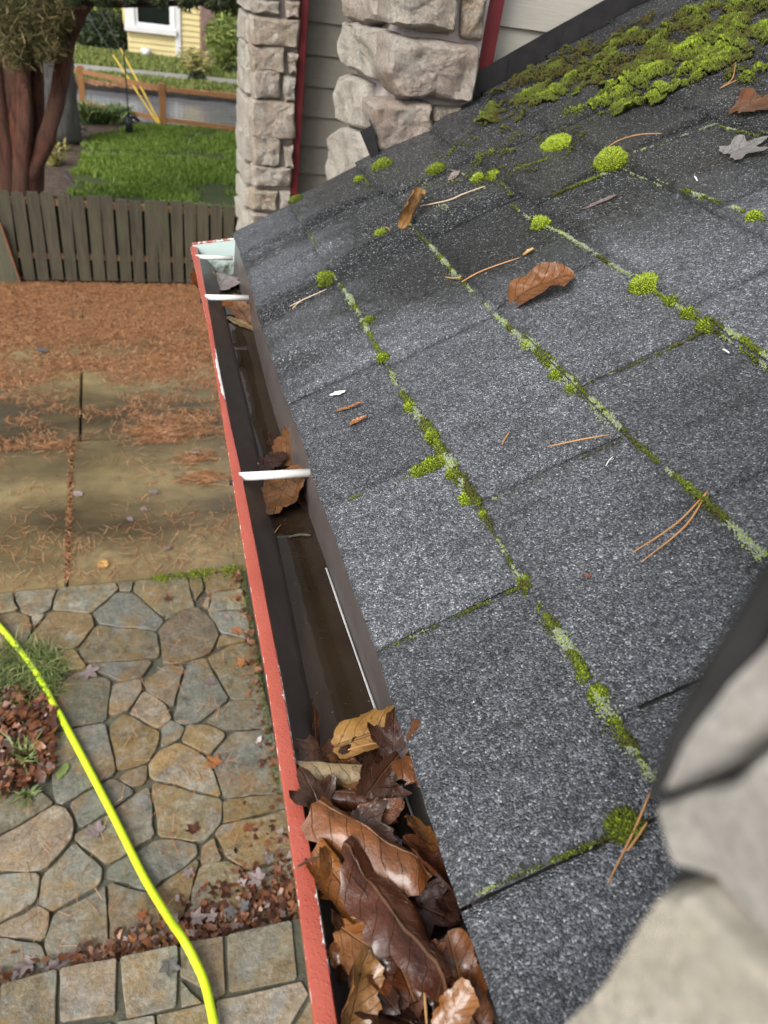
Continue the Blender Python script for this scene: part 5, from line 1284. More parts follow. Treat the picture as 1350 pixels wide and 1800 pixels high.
litter(1150, bed_spot, 'leaf_litter', 'wet brown leaf litter below the grass tuft in the planting bed', 0.024)
def edge_spot():
    y = rng.uniform(1.2, 2.9); return (0.40 + 0.039 * (y - 0.9) - abs(rng.normal(0, 0.03)), y, rng.uniform(0.012, 0.02))
litter(150, edge_spot, 'leaf_litter', 'small leaf scraps along the timber edging', 0.015)
# lawn blades
M['blades'] = slip_mat('lawn_grass_blades', [(0.0, (0.080, 0.135, 0.016)), (0.5, (0.145, 0.245, 0.026)), (0.9, (0.22, 0.33, 0.045)), (1.0, (0.30, 0.31, 0.10))])
def blades(n, pick, h, w, name, label, mat, lean=0.35, droop=0.0):
    P = np.array([pick() for _ in range(n)]); an = rng.uniform(0, 6.28, n); hh = h * rng.uniform(0.5, 1.2, n)
    d = np.stack([np.cos(an), np.sin(an), np.zeros(n)], 1) * w; ln = rng.normal(0, lean, (n, 2)) * hh[:, None]
    mid = P + np.concatenate([ln * .45, hh[:, None] * .65], 1); tip = P + np.concatenate([ln, hh[:, None] * (1 - droop)], 1)
    V = np.stack([P - d, P + d, mid + d * .8, mid - d * .8, tip], 1).reshape(-1, 3); b = (np.arange(n) * 5)[:, None]
    F = np.concatenate([b + np.array([[0, 1, 2]]), b + np.array([[0, 2, 3]]), b + np.array([[3, 2, 4]])])
    return tag(np_mesh(name, V, F, mat, (0, 0, 0), None, None, False), label, None, None, 'stuff')
lw = [(p[0], p[1]) for p in lawn_poly]
def in_poly(x, y, w):
    ins = False
    for i in range(len(w)):
        (a1, b1), (a2, b2) = w[i], w[i - 1]
        if (b1 > y) != (b2 > y) and x < (a2 - a1) * (y - b1) / (b2 - b1) + a1: ins = not ins
    return ins
def lawn_spot():
    while True:
        x, y = rng.uniform(-0.7, 2.9), rng.uniform(8.3, 12.9)
        if in_poly(x + 0.10 * fr(x, y, 3), y + 0.15 * fr(x, y, 3, 5), lw) and rng.random() < 0.50 + 1.1 * fr(x, y, 1.2, 2) - 0.45 * sstep(9.6, 8.9, y): return (x, y, 0.0)
blades(46000, lawn_spot, 0.055, 0.005, 'grass', 'short bright green lawn grass beyond the board fence', M['blades'])
def verge_spot():
    x, y = rng.uniform(-1.5, 4.5), rng.uniform(15.85, 16.95); return (x, y, 0.0)
M['verge_blades'] = slip_mat('verge_grass_blades', [(0.0, (0.08, 0.12, 0.02)), (0.6, (0.18, 0.24, 0.05)), (1.0, (0.30, 0.26, 0.10))])
blades(9000, verge_spot, 0.08, 0.01, 'grass', 'mown verge grass beyond the road', M['verge_blades'])
def far_spot():
    x, y = rng.uniform(-1.2, 3.6), rng.uniform(17.65, 19.6); return (x, y, 0.0)
blades(14000, far_spot, 0.09, 0.012, 'grass', 'patchy grass in front of the yellow house', M['verge_blades'])
needle_field(2500, -1.5, 3.6, 15.4, 16.1, lambda x, y: max(0, 0.9 - abs(y - 15.66) * 3 + .3 * fr(x, y, 2)), 'leaf_litter', 'brown leaves lying along the far kerb', 0.05, 0.02, 0.045)
# grass tuft in the near left bed
M['tuft'] = slip_mat('tufted_grass', [(0.0, (0.05, 0.075, 0.018)), (0.5, (0.12, 0.17, 0.045)), (0.85, (0.22, 0.27, 0.09)), (1.0, (0.30, 0.24, 0.12))])
def tuft_plant(c, R, n, h, w, label, name='grass_tuft', mat=None, cat='plant', lean=0.9, group=None):
    def pick():
        a, r = rng.uniform(0, 6.28), R * math.sqrt(rng.random()); return (c[0] + r * math.cos(a), c[1] + r * math.sin(a), c[2])
    o = blades(n, pick, h, w, name, label, mat or M['tuft'], lean, 0.25)
    del o['kind']; o['category'] = cat
    if group: o['group'] = group
    return o
c = on_z(28, 1190, 0.02); tuft_plant((c.x, c.y, 0.0), 0.19, 1700, 0.065, 0.0020, 'bushy green grass tuft in the bed beside the flagstones')
c = on_z(40, 1335, 0.02); tuft_plant((c.x, c.y, 0.0), 0.035, 70, 0.09, 0.006, 'small bright green sprout among the wet leaf litter', lean=.6)
c = on_z(8, 1388, 0.02); tuft_plant((c.x, c.y, 0.0), 0.02, 30, 0.05, 0.007, 'lime green seedling at the left margin of the flagstones', lean=.8)
c = on_z(46, 1396, 0.02); tuft_plant((c.x, c.y, 0.0), 0.015, 24, 0.035, 0.008, 'small yellow green weed between two flagstones', lean=1.0)
# moss growing along the patio's far edge and joints
P, S, T = [], [], []
for _ in range(2600):
    t = rng.random(); q = on_z(255 + 170 * t, 1022 - 22 * t, 0); s = abs(rng.normal(0, 0.02 + 0.02 * t))
    if fr(q.x, q.y, 9) + 0.2 < rng.random() * .5: continue
    P.append((q.x + rng.normal(0, .01), q.y - s + 0.02, 0.012)); S.append(rng.uniform(.004, .008)); T.append(rng.uniform(.25, .55))
for _ in range(900):
    y = rng.uniform(1.6, 2.9); P.append((0.405 + 0.039 * (y - 0.9) - abs(rng.normal(0, .012)), y, 0.012)); S.append(rng.uniform(.003, .006)); T.append(rng.uniform(.2, .45))
tag(tufts('moss_edge', P, np.tile([0, 0, 1.0], (len(P), 1)), S, T, M['moss'], 1.0), 'green moss along the far edge of the flagstones', None, None, 'stuff')

# single leaves lying on the ground
def gl(p, size, mat, label, kind='maple', z=0.018, seed=0, **k):
    c = on_z(*p, z); a = rnd.uniform(0, 6.28)
    kk = dict(rings=3, spokes=30, crumple=0.10, cx=0.3); kk.update(k)
    o = leaf('leaf', c, (math.cos(a), math.sin(a), 0), (rnd.uniform(-.12, .12), rnd.uniform(-.12, .12), 1), size, mat, kind, seed=seed, **kk)
    tag(o, label, 'leaf', 'single leaves lying on the ground')
Li, Ru, Ye = M['leaf_lilac'], M['leaf_rust'], M['leaf_yellow']
gl((154, 1180), .058, Li, 'large pale lilac maple leaf on the brown flagstones left of centre', seed=1)
gl((172, 1461), .048, Li, 'pale maple leaf beside the yellow hose on the flagstones', seed=2)
gl((247, 1611), .030, Ru, 'orange leaf right of the hose above the step litter', seed=3)
gl((331, 1531), .030, Li, 'pale leaf on the flagstone joint right of the hose', seed=4)
gl((341, 1459), .036, M['leaf_brown'], 'purplish brown leaf at a flagstone joint', seed=5)
gl((433, 1452), .034, Ru, 'orange leaf on the flagstones beside the timber edging', seed=6, kind='three')
gl((298, 1694), .044, M['leaf_grey'], 'grey leaf with a long dark stalk on the squared step stone', seed=7, z=0.132, stem=.9)
gl((52, 1697), .050, Li, 'crumpled silvery leaf in the wet hollow by the step', seed=8, crumple=.3)
gl((88, 1698), .034, Li, 'small silvery leaf right of the crumpled one by the step', seed=9)
gl((343, 1614), .040, Li, 'pale lilac leaf on top of the litter just right of the hose', z=.05, seed=10)
gl((308, 1615), .034, Li, 'greyish leaf in the litter touching the hose', z=.04, seed=11)
gl((375, 1612), .030, Li, 'small greyish leaf on the middle of the step litter', z=.05, seed=12)
gl((408, 1600), .034, M['leaf_grey'], 'grey leaf in the litter toward the timber edging', z=.05, seed=13)
gl((432, 1592), .030, M['leaf_grey'], 'second grey leaf in the litter toward the timber edging', z=.05, seed=14)
gl((455, 1545), .046, Li, 'largest pale leaf on the litter heap by the timber edging', z=.05, seed=15)
gl((475, 1512), .028, M['leaf_grey'], 'small grey leaf highest on the litter heap by the timber edging', z=.05, seed=16)
gl((235, 1655), .030, Ru, 'rust leaf left of the hose at the step edge', z=.03, seed=17)
gl((181, 992), .030, Ye, 'round yellow orange leaf on the dark concrete', z=.006, seed=18, kind='oval', asp=.85)
gl((295, 964), .024, Li, 'small pinkish leaf on the concrete nearest the mossy edge', z=.006, seed=19, kind='oval', asp=.7)
gl((228, 912), .024, Li, 'small white pink leaf on the middle of the dark concrete', z=.006, seed=20, kind='oval', asp=.7)
gl((270, 865), .026, M['leaf_grey'], 'small pale leaf on the tan concrete right of the joint', z=.006, seed=21, kind='oval', asp=.7)
gl((137, 868), .028, Li, 'small pink leaf lying on the driveway joint', z=.006, seed=22, kind='oval', asp=.7)
gl((343, 793), .034, M['leaf_grey'], 'small bluish grey leaf on the concrete near the gutter', z=.006, seed=23, kind='oval', asp=.7)
gl((372, 795), .032, Ru, 'orange red leaf on the concrete near the gutter', z=.006, seed=24)
gl((253, 895), .020, Li, 'tiny pink leaf just above the white pink leaf on concrete', z=.006, seed=25, kind='oval', asp=.8)
gl((74, 615), .045, M['leaf_grey'], 'bluish grey leaf on the orange needle carpet', z=.016, seed=26, kind='oval', asp=.6)
gl((378, 1342), .050, Ru, 'rust coloured leaf near the timber edging halfway along', seed=27)
gl((427, 1163), .040, Ru, 'orange leaf on the flagstones by the edging under the lip', seed=28)
gl((417, 1110), .040, Ru, 'orange leaf on the far right flagstones by the edging', seed=29)
gl((370, 1198), .024, Li, 'tiny pinkish white leaf on a tan flagstone', seed=30, kind='oval', asp=.8)
gl((297, 1052), .034, M['leaf_brown'], 'dark red leaf on the bluish far flagstone', seed=31)
gl((400, 1085), .026, Li, 'pale leaf scrap on the far right flagstone', seed=32, kind='oval')
gl((110, 1355), .034, M['tuft'], 'yellow green fallen leaf on a flagstone left of the hose', seed=33, kind='oval', asp=.5)
# drifts of needles swept together on the concrete
for p, n, lab in (((345, 806), 130, 'small pinkish drift of needles on concrete near the gutter'), ((360, 842), 200, 'wide pale drift of needles on concrete below the small one'), ((258, 757), 160, 'orange tuft of needles at the edge of the needle carpet'), ((290, 762), 70, 'little orange needle clump right of the larger tuft'), ((95, 787), 90, 'thin streak of needles on the left concrete slab')):
    c = on_z(*p, 0.0); Cq = np.stack([c.x + rng.normal(0, .06, n), c.y + rng.normal(0, .035, n), rng.uniform(.003, .02, n)], 1); an = rng.uniform(-.7, .7, n); Lh = rng.uniform(.015, .04, n)
    o = quads('needle_clump', Cq, np.stack([np.cos(an) * Lh, np.sin(an) * Lh, np.zeros(n)], 1), np.stack([-np.sin(an) * .0018, np.cos(an) * .0018, np.zeros(n)], 1), M['needle_litter'])
    tag(o, lab, None, None, 'stuff')

# ================================================================== HOSE
th_ = NT('neon_yellow_rubber'); co_ = th_.pos()
M['hose'] = th_.fin(th_.mix(th_.ramp(th_.noise(30, 6, co_, 0.7), [(0.5, 0.0), (0.75, 0.45)]), (0.60, 0.82, 0.02), (0.30, 0.38, 0.04)), th_.ramp(th_.noise(60, 4, co_), [(0.35, 0.2), (0.7, 0.5)]), th_.bump(th_.noise(80, 4, co_), 0.2, 0.002))
RH = 0.0128
hp = [(-120, 1010, 0), (-50, 1052, 0), (0, 1102, 0), (50, 1163, 0), (78, 1207, 0), (100, 1250, 0), (140, 1325, 0), (195, 1430, 0), (250, 1540, 0), (293, 1612, .05), (318, 1648, ZS), (340, 1688, ZS), (358, 1730, ZS), (372, 1790, ZS), (384, 1860, ZS), (388, 1960, ZS)]
P = [on_z(x, y, z + 0.012 + RH) for x, y, z in hp]
hose = empty('hose', tuple(P[5]), label='neon yellow green garden hose lying across the flagstones and step', cat='hose')
q = arc(P, 10)
i5 = min(range(len(q)), key=lambda i: (q[i] - P[5]).length)
mb = MB(); mb.tube(q[:i5 + 1], RH, 14); mb.build('hose_length', M['hose'], hose, True)
q2 = [p + Vector((0.003, 0, 0.002)) for p in q[i5:]]
mb = MB(); mb.tube(q2, RH * 1.02, 14); mb.build('hose_length', M['hose'], hose, True)
mb = MB(); d = (q[i5 + 1] - q[i5 - 1]).normalized(); mb.tube([P[5] - d * 0.006, P[5] + d * 0.008], RH * .9, 14); mb.build('coupling', M['flashing'], hose, True)

# ================================================================== BEYOND THE BOARD FENCE
def bark(name, c1, c2, c3):
    t = NT(name); co = t.pos((9, 9, 1.1))
    c = t.mix(t.ramp(t.noise(3, 6, co, 0.65), [(0.35, 0.0), (0.65, 1.0)]), c1, c2)
    c = t.mix(t.ramp(t.noise(1.6, 4, t.pos((2, 2, 1))), [(0.5, 0.0), (0.65, 0.7)]), c, c3)
    return t.fin(c, 0.7, t.bump(t.noise(6, 7, t.pos((11, 11, 0.7)), 0.7, 0.8), 1.0, 0.08))
M['red_bark'] = bark('reddish_bark', (0.060, 0.021, 0.011), (0.245, 0.083, 0.043), (0.12, 0.058, 0.034))
M['grey_bark'] = bark('grey_bark', (0.09, 0.085, 0.08), (0.19, 0.18, 0.17), (0.12, 0.10, 0.09))
M['branch'] = bark('dark_branch', (0.03, 0.018, 0.012), (0.07, 0.04, 0.028), (0.04, 0.03, 0.02))
M['cedar'] = slip_mat('cedar_sprays', [(0.0, (0.030, 0.032, 0.010)), (0.5, (0.085, 0.080, 0.024)), (0.85, (0.16, 0.13, 0.045)), (1.0, (0.22, 0.15, 0.065))], 0.7)
M['cedar_green'] = slip_mat('cedar_green_sprays', [(0.0, (0.012, 0.022, 0.008)), (0.6, (0.032, 0.050, 0.015)), (1.0, (0.075, 0.085, 0.025))], 0.7)
def tree_stem(mb, pts, Y, r, n=12):
    P = [on_y(x, y, Y + dy) for x, y, dy in pts]; P = arc(P, 5)
    N = len(P); mb.tube(P, [r[0] + (r[1] - r[0]) * i / (N - 1) for i in range(N)], n, True, 0.22, Y + pts[0][0])
YTREE = 8.6
cedar = empty('conifer_tree', tuple(on_y(45, 350, YTREE) * 1.0), label='red barked many stemmed conifer with drooping sprays behind board fence', cat='tree')
mb = MB()
base = on_y(45, 335, YTREE)
tree_stem(mb, [(38, 420, 0), (40, 330, 0), (34, 260, .02), (28, 180, .05), (20, 60, .1), (15, -120, .2)], YTREE, (0.20, 0.075), 16)
tree_stem(mb, [(20, 420, 0), (10, 300, -.05), (-6, 180, 0), (-20, 40, .1), (-30, -120, .2)], YTREE, (0.13, 0.07))
tree_stem(mb, [(50, 400, .05), (58, 300, .05), (62, 200, .1), (60, 80, .2), (66, -120, .3)], YTREE, (0.12, 0.06))
tree_stem(mb, [(30, 400, -.1), (38, 300, -.12), (44, 210, -.1), (40, 90, 0), (36, -100, .1)], YTREE, (0.09, 0.045))
mb.build('trunk', M['red_bark'], cedar, True)
mb = MB(); tree_stem(mb, [(44, 325, -.05), (62, 290, -.08), (82, 240, -.08), (98, 180, -.05), (112, 110, 0), (120, 70, .05), (138, 30, .1), (160, -6, .15), (200, -60, .3)], YTREE, (0.085, 0.055)); mb.build('limb', M['red_bark'], cedar, True)
mb = MB(); tree_stem(mb, [(118, 84, .05), (122, 40, .1), (124, 0, .2), (130, -60, .4)], YTREE, (0.05, 0.04)); mb.build('limb', M['red_bark'], cedar, True)
mb = MB()
mb.tube(arc([on_y(100, -6, YTREE), on_y(180, 6, YTREE - .2), on_y(280, 6, YTREE - .4), on_y(360, 4, YTREE - .5), on_y(450, 12, YTREE - .6), on_y(560, 30, YTREE - .7)], 5), [0.035 - 0.0008 * i for i in range(26)], 8)
mb.build('limb', M['branch'], cedar, True)
def sprays(n, centre, spread, L, mat, name, parent, droop=0.8, aspect=0.16):
    C = np.array([centre() for _ in range(n)]) + rng.normal(0, 1, (n, 3)) * np.array(spread)
    d = rng.normal(0, 1, (n, 3)); d[:, 2] = d[:, 2] * .5 - droop; d /= np.linalg.norm(d, axis=1, keepdims=True)
    w = np.cross(d, rng.normal(0, 1, (n, 3))); w /= np.linalg.norm(w, axis=1, keepdims=True); Ls = L * rng.uniform(.5, 1.3, n)[:, None]; w = w * aspect / 0.16
    o = quads(name, C, d * Ls, w * Ls * 0.16, mat); o.parent = parent
    o.matrix_parent_inverse = Matrix.Translation(-Vector(parent.location)); return o
def pick_px(poly_pts, Y0, dY):
    def f():
        x, y, r = poly_pts[rng.integers(len(poly_pts))]
        a, q = rng.uniform(0, 6.28), r * math.sqrt(rng.random()); p = on_y(x + q * math.cos(a), y + q * .8 * math.sin(a), Y0 + rng.uniform(-dY, dY)); return (p.x, p.y, p.z)
    return f
sprays(17000, pick_px([(8, 20, 42), (40, 40, 40), (75, 20, 30), (20, 72, 26), (66, 62, 24), (55, 12, 40), (82, 45, 18), (95, 78, 10), (30, 92, 10), (72, 84, 10), (100, 30, 14)], YTREE - .35, .3), (.05, .07, .045), 0.034, M['cedar'], 'crown', cedar, 0.9, 0.085)
sprays(5200, pick_px([(130, -12, 14), (180, -8, 14), (230, -12, 14), (280, -10, 14), (330, -4, 16), (380, -1, 20), (425, 6, 22), (470, 6, 26), (520, 16, 26)], YTREE - .4, .3), (.02, .08, .02), 0.04, M['cedar_green'], 'crown', cedar, 0.7)
def crown_up():     # the crown above the picture
    h = rng.uniform(0.2, 6.0); a = rng.uniform(0, 6.28); R = (2.3 * (1 - h / 7.0)) * math.sqrt(rng.random()); return (-1.0 + R * math.cos(a), YTREE + .4 + R * math.sin(a), H + 0.25 + h)
sprays(6000, crown_up, (.05, .05, .05), 0.16, M['cedar_green'], 'crown', cedar, 0.6)
# grey trunk farther back
gt = empty('bare_tree', tuple(on_y(100, 210, 11.6)), label='thick grey trunk standing between the red conifer and the road', cat='tree')
mb = MB(); tree_stem(mb, [(98, 240, 0), (100, 200, 0), (98, 150, 0), (96, 100, .05), (92, 40, .1), (88, -60, .2)], 11.6, (0.30, 0.17), 14)
tree_stem(mb, [(100, 215, 0), (118, 196, 0), (128, 210, 0), (140, 230, 0)], 11.6, (0.16, 0.03), 8); mb.build('trunk', M['grey_bark'], gt, True)
def gcrown():
    h = rng.uniform(0.5, 4.0); a = rng.uniform(0, 6.28); R = 1.6 * math.sqrt(rng.random()); return (-1.3 + R * math.cos(a), 12 + R * math.sin(a), H + 0.6 + h)
sprays(2500, gcrown, (.05, .05, .05), 0.12, M['cedar_green'], 'crown', gt, 0.3)

# wire fence with brown posts
M['post_wood'] = noisy('brown_stained_wood', (0.26, 0.115, 0.042), (0.34, 0.165, 0.065), 10, 0.5, 0.2, 30, 0.004)
M['wire'] = NT('dark_wire').fin((0.05, 0.05, 0.05), 0.4, metallic=0.6)
wf = empty('wire_fence', (0.8, 13.05, 0), label='brown timber framed wire mesh fence along the road', cat='fence')
posts = [((147, 190), (140, 118)), ((287, 219), (286, 149)), ((425, 236), (426, 165))]
PP = []
for (bx, by), (tx, ty) in posts:
    b = on_z(bx, by, 0.0); PP.append((b, on_y(tx, ty, b.y).z))
hw = sum(z for _, z in PP) / 3
d01 = PP[2][0] - PP[1][0]
line = [(PP[1][0] - d01 * 2 + Vector((0, .0, 0)), hw), (PP[0][0], PP[0][1]), (PP[1][0], PP[1][1]), (PP[2][0], PP[2][1]), (PP[2][0] + d01, PP[2][1]), (PP[2][0] + d01 * 2, PP[2][1])]
line[0] = (PP[0][0] + (PP[0][0] - PP[1][0]), PP[0][1])
for p, z in line:
    box_obj('post', (p.x - .045, p.y - .045, -0.1), (p.x + .045, p.y + .045, z + .02), M['post_wood'], wf, .006)
wm = MB()
for (a, za), (b, zb2) in zip(line, line[1:]):
    for za_, zb_ in ((za - .05, zb2 - .05), (0.07, 0.07)):
        mb = MB(); V = []
        u = (b - a).normalized(); sd_ = Vector((-u.y, u.x, 0)) * 0.02
        for p, z in ((a + u * .046, za_), (b - u * .046, zb_)): V += [p + sd_ + Vector((0, 0, z - .028)), p - sd_ + Vector((0, 0, z - .028)), p - sd_ + Vector((0, 0, z + .028)), p + sd_ + Vector((0, 0, z + .028))]
        mb.add(V, [(0, 1, 2, 3), (7, 6, 5, 4), (0, 4, 5, 1), (1, 5, 6, 2), (2, 6, 7, 3), (3, 7, 4, 0)]); mb.build('rail', M['post_wood'], wf)
    n = max(2, int((b - a).length / 0.075))
    for i in range(1, n):
        t = i / n; p = a.lerp(b, t); z = za + (zb2 - za) * t; wm.tube([p + Vector((0, 0, .09)), p + Vector((0, 0, z - .07))], .0014, 4, False)
    for j in range(1, 9):
        t = j / 9; wm.tube([a + Vector((0, 0, .09 + (za - .16) * t)), b + Vector((0, 0, .09 + (zb2 - .16) * t))], .0014, 4, False)
wmo = wm.build('wire_mesh', M['wire'], wf); wmo['kind'] = 'stuff'
# guy wires in yellow sleeves, anchored at the middle post
M['yellow_plastic'] = NT('yellow_plastic_sleeve').fin((0.72, 0.50, 0.05), 0.4)
for k, (p0, p1) in enumerate((((282, 212), (199, 97)), ((286, 209), (212, 86)))):
    b = on_z(282 + 3 * k, 224, 0.0); t_ = on_y(*p1, 14.6 + .2 * k); d = t_ - b
    gw = empty('guy_wire', tuple(b), label=('left' if k == 0 else 'right') + ' of the two guy wires in yellow sleeves leaning over the wire fence', cat='guy wire', group='yellow sleeved guy wires')
    mb = MB(); mb.tube([b, b + d * 1.0], .014, 8); mb.build('sleeve', M['yellow_plastic'], gw, True)
    mb = MB(); mb.tube([b + d * 1.0, b + d * 3.2], .006, 6); mb.build('wire', M['wire'], gw, True)
# dark garden pole with a lantern shaped feeder
c = on_z(228, 238, 0.0)
gpst = empty('bird_feeder', tuple(c), label='thin dark pole with dark green feeder tube at the lawn edge', cat='bird feeder')
M['dark_green'] = NT('dark_green_metal').fin((0.012, 0.020, 0.017), 0.35)
zt_ = on_y(223, 80, c.y).z; z1_, z2_ = on_y(228, 238, c.y).z, on_y(226, 205, c.y).z
mb = MB(); mb.tube([c, Vector((c.x - .01, c.y, zt_))], .010, 8); mb.build('pole', M['dark_green'], gpst, True)
mb = MB(); mb.tube([c + Vector((0, 0, .03)), c + Vector((0, 0, .05)), c + Vector((0, 0, z2_ * .5)), c + Vector((0, 0, z2_ * .8)), c + Vector((0, 0, z2_))], [.03, .055, .05, .06, .025], 12); mb.build('feeder_tube', M['dark_green'], gpst, True)
mb = MB(); mb.tube([c + Vector((.0, 0, z2_ * .98)), c + Vector((.07, 0, z2_ * 1.02)), c + Vector((.14, 0, z2_ * .80))], [.012, .03, .02], 8); mb.build('perch', M['dark_green'], gpst, True)
# plants in the mulch bed
M['fern'] = slip_mat('fern_green', [(0.0, (0.04, 0.07, 0.02)), (0.6, (0.10, 0.16, 0.04)), (1.0, (0.20, 0.24, 0.08))])
M['gold'] = slip_mat('golden_shrub', [(0.0, (0.12, 0.12, 0.03)), (0.6, (0.30, 0.28, 0.08)), (1.0, (0.45, 0.40, 0.16))])
for p, R, n, h, w, mt, lab in (((152, 214), .12, 160, .34, .012, 'fern', 'arching green strap leaved plant beside the grey trunk'), ((190, 212), .20, 260, .22, .012, 'fern', 'low green fern at the lawn corner'), ((208, 206), .16, 200, .22, .012, 'fern', 'small green fern nearest the feeder pole'),
        ((110, 244), .10, 70, .20, .012, 'gold', 'yellow green sprig in the mulch above the other sprig'), ((105, 262), .07, 40, .13, .012, 'gold', 'tiny yellow sprig in the mulch'), ((92, 286), .10, 80, .18, .012, 'gold', 'yellow green tuft low beside the conifer limb'), ((62, 205), .2, 150, .3, .014, 'fern', 'green plant seen between the conifer stems'), ((56, 240), .15, 100, .2, .014, 'fern', 'pale green plant low between the conifer stems')):
    c = on_z(*p, 0.0); tuft_plant((c.x, c.y, -.01), R, n, h, w, lab, 'bed_plant', M[mt], 'plant', 0.8, 'plants in the mulch bed')
# a few bare twigs on the mulch
for k, (a, b) in enumerate((((108, 300), (140, 345)), ((120, 232), (150, 225)), ((112, 310), (128, 322)))):
    mb = MB(); mb.tube(arc([on_z(*a, 0), on_z((a[0] + b[0]) / 2 + 3, (a[1] + b[1]) / 2, .02), on_z(*b, 0)], 4), .012, 6)
    tag(mb.build('twig', M['grey_bark'], None, True, loc=mb.v[0]), ('longest pale bare twig on the mulch near the lawn', 'thin twig on the mulch beside the fern', 'short twig on the mulch by the conifer')[k], 'twig')

# the yellow house across the road
YH = 19.5
hx0, hx1, hx2, hx3 = on_y(227, 100, YH).x, on_y(313, 95, YH).x, on_y(350, 90, YH).x, on_y(380, 90, YH).x
yh = empty('yellow_house', (hx1, YH + 2, 0), label='yellow clapboard house with white framed window across the road', cat='house')
hz = on_y(268, 48, YH).z                       # window sill
def clap(x0, x1, z0, z1, Y, name='siding'):
    mb = MB(); e = 0.105; z = z0
    while z < z1 - 1e-3:
        zz = min(z + e, z1)
        mb.add([(x0, Y - .022, z), (x1, Y - .022, z), (x1, Y - .003, zz), (x0, Y - .003, zz), (x0, Y, z), (x1, Y, z)], [(0, 1, 2, 3), (4, 5, 1, 0), (0, 3, 4), (1, 5, 2)]); z = zz
    return mb.build(name, M['yellow'], yh)
wx0, wx1 = on_y(236, 30, YH).x, on_y(304, 30, YH).x
clap(hx0, hx1 - .05, 0.05, hz - .02, YH); clap(hx1 + .06, hx2 + .02, 0.05, 3.4, YH)
clap(hx0, hx1 - .05, hz + 1.35, 3.4, YH)
box_obj('foundation', (hx0 + .02, YH + .01, -.05), (hx3, YH + .3, .06), M['path'], yh)
box_obj('wall', (hx0 + .01, YH + .03, 0), (hx2 + 2.6, YH + 7, 3.4), M['yellow'], yh)
for x0, x1 in ((hx0 - .03, wx0), (wx1, hx1 - .05)): box_obj('window_trim', (x0, YH - .06, hz), (x1, YH + .028, hz + 1.35), M['white_wood'], yh)
box_obj('window_sill', (hx0 - .06, YH - .10, hz - .10), (hx1 - .03, YH + .028, hz), M['white_wood'], yh)
box_obj('corner_board', (hx1 - .048, YH - .05, .05), (hx1 + .058, YH + .028, 3.4), M['white_wood'], yh)
M['glass'] = NT('window_glass').fin((0.012, 0.016, 0.014), 0.04, spec=0.6)
wn_ = empty('window', (0, 0, 0)); wn_.parent = yh
box_obj('pane', (wx0 + .07, YH + .0, hz + .07), (wx1 - .07, YH + .02, hz + 1.28), M['glass'], wn_)
wn_.matrix_parent_inverse = Matrix.Translation(-Vector(yh.location))
fm = MB(); fm.box(wx0, YH - .03, hz, wx0 + .07, YH + .027, hz + 1.35); fm.box(wx1 - .07, YH - .03, hz, wx1, YH + .027, hz + 1.35); fm.box(wx0 + .071, YH - .03, hz, wx1 - .071, YH + .027, hz + .07); fm.box(wx0 + .071, YH - .03, hz + 1.28, wx1 - .071, YH + .027, hz + 1.35); fm.build('frame', M['white_wood'], wn_)
box_obj('chimney', (hx2 + .03, YH - .25, 0), (hx3, YH + .028, 4.6), noisy('mauve_brick', (0.17, 0.105, 0.09), (0.26, 0.175, 0.155), 5, 0.85, 0.4, 12, 0.02), yh)
box_obj('wall', (hx3 + .002, YH + .005, 0), (hx3 + 2.5, YH + .028, 3.4), M['taupe'], yh)
rf = MB(); rf.add([(hx0 - .4, YH - .4, 3.4), (hx2 + 3, YH - .4, 3.4), (hx2 + 3, YH + 3.5, 5.6), (hx0 - .4, YH + 3.5, 5.6), (hx2 + 3, YH + 7.4, 3.4), (hx0 - .4, YH + 7.4, 3.4)], [(0, 1, 2, 3), (3, 2, 4, 5), (0, 3, 5), (1, 4, 2), (0, 5, 4, 1)])
rf.build('roof', M['asphalt_edge'], yh)
c = on_y(257, 95, YH - .15); mb = MB(); mb.tube([(c.x, YH - .15, c.z - .03), (c.x, YH - .15, c.z + .10)], [.08, .11], 12)
M['clay_white'] = noisy('white_bucket', (0.7, 0.7, 0.7), (0.8, 0.8, 0.8), 5, 0.5)
tag(mb.build('plant_pot', M['clay_white'], None, True, loc=(c.x, YH - .15, c.z - .03)), 'small white pot at the foot of the yellow house wall', 'plant pot')

# shrubs and hedge
M['hedge'] = slip_mat('dark_hedge_leaves', [(0.0, (0.010, 0.018, 0.008)), (0.6, (0.024, 0.042, 0.014)), (1.0, (0.055, 0.075, 0.028))])
M['lime'] = slip_mat('light_green_leaves', [(0.0, (0.06, 0.09, 0.018)), (0.5, (0.17, 0.23, 0.045)), (1.0, (0.33, 0.38, 0.10))])
def shrub(name, blobs, Y, dY, n, L, mat, label, stem=True, cat='shrub', lean=0):
    x, y, r = blobs[-1]; b = on_y(blobs[0][0], blobs[0][1], Y); g0 = Vector((b.x, Y, 0))
    o = empty(name, tuple(g0), label=label, cat=cat)
    def f():
        w = np.array([q[2] ** 2 for q in blobs], float); k = rng.choice(len(blobs), p=w / w.sum()); x, y, r = blobs[k]
        c = on_y(x, y, Y); R = r / 1350 * (c - CAM).length
        v = rng.normal(0, 1, 3); v /= np.linalg.norm(v); v *= R * rng.uniform(.55, 1) ** .5
        p = np.array([c.x, c.y, max(.03, c.z)]) + v * np.array([1, min(1.5, dY / max(R, .01)), 1]); p[2] = max(.02, p[2]); return tuple(p)
    sprays(n, f, (.02, .02, .02), L, mat, 'foliage', o, -0.1)
    if stem:
        mb = MB()
        for k in range(5):
            q = f(); mb.tube([g0 + Vector((.04 * (k - 2), 0, 0)), g0.lerp(Vector(q), .5) + Vector((0, 0, .1)), Vector(q)], [.03, .02, .008], 6)
        mb.build('stems', M['branch'], o, True)
    return o
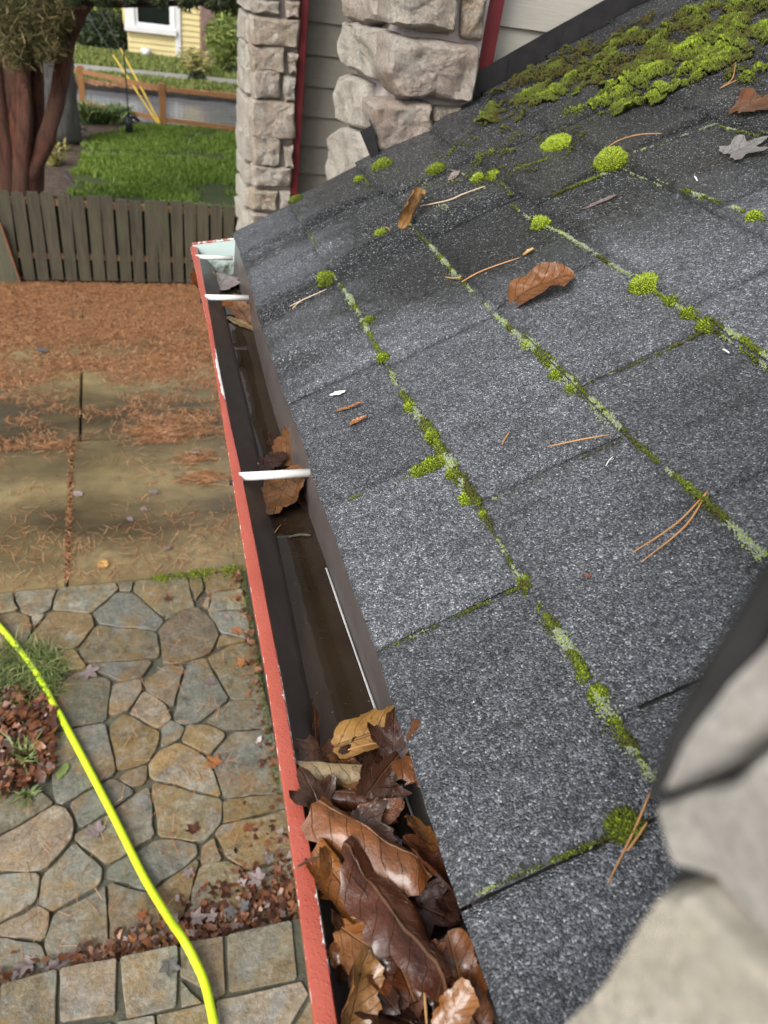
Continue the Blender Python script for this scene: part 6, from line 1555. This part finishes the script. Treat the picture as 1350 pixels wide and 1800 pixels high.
shrub('rhododendron', [(405, 62, 34), (425, 40, 28), (388, 82, 22), (422, 95, 26), (402, 112, 18), (440, 75, 24), (380, 62, 16)], 18.6, .5, 5200, .055, M['lime'], 'big light green leafy shrub right of the yellow house')
shrub('dark_shrub', [(412, 128, 16), (430, 134, 18), (445, 128, 20)], 18.3, .3, 1500, .05, M['hedge'], 'dark low shrub under the big light green one')
shrub('golden_shrub', [(345, 118, 14), (333, 108, 12), (355, 105, 12), (348, 132, 12), (322, 96, 8), (340, 92, 8)], 17.9, .3, 750, .05, M['gold'], 'sparse golden shrub in front of the yellow house corner')
shrub('low_shrub', [(350, 148, 10), (340, 150, 8)], 17.2, .15, 500, .04, M['hedge'], 'dark green ground shrub below the golden shrub')
shrub('hedge', [(160, 60, 22), (180, 70, 24), (200, 72, 22), (212, 85, 16), (210, 60, 14), (165, 42, 16), (190, 45, 20)], 20.5, .5, 9000, .06, M['hedge'], 'dark dense clipped hedge left of the yellow house', cat='hedge')
shrub('back_shrub', [(170, 12, 22), (195, 18, 20), (210, 2, 18)], 24, .6, 2600, .09, M['lime'], 'yellow green bush above the dark hedge')
shrub('back_shrub', [(120, 20, 18), (128, 50, 10)], 24, .6, 1500, .09, M['lime'], 'yellow green bush seen between the conifer limbs')
sheet('far_drive', [(-1.9, 17.7), (-0.6, 17.7), (-0.75, 24), (-2.4, 24)], 0.012, M['white_wood'])
for k, (x, y, s, mt) in enumerate(((9, 24, 2.6, 'hedge'), (-9, 22, 2.6, 'cedar_green'))):
    o = empty('garden_tree', (x, y, 0), label=('round tree far right along the road', 'round tree far left along the road')[k], cat='tree')
    def f(x=x, y=y, s=s):
        v = rng.normal(0, 1, 3); v /= np.linalg.norm(v); v *= s * rng.uniform(.3, 1) ** .5; return (x + v[0], y + v[1], max(.3, s * 1.25 + v[2] * 1.1))
    sprays(2500, f, (.1, .1, .1), .3, M[mt], 'crown', o, 0.1)
    mb = MB(); mb.tube([(x, y, -.1), (x + .1, y, s), (x, y, s * 1.5)], [.25, .18, .06], 8); mb.build('trunk', M['grey_bark'], o, True)
# a parked car just showing behind the far pillar
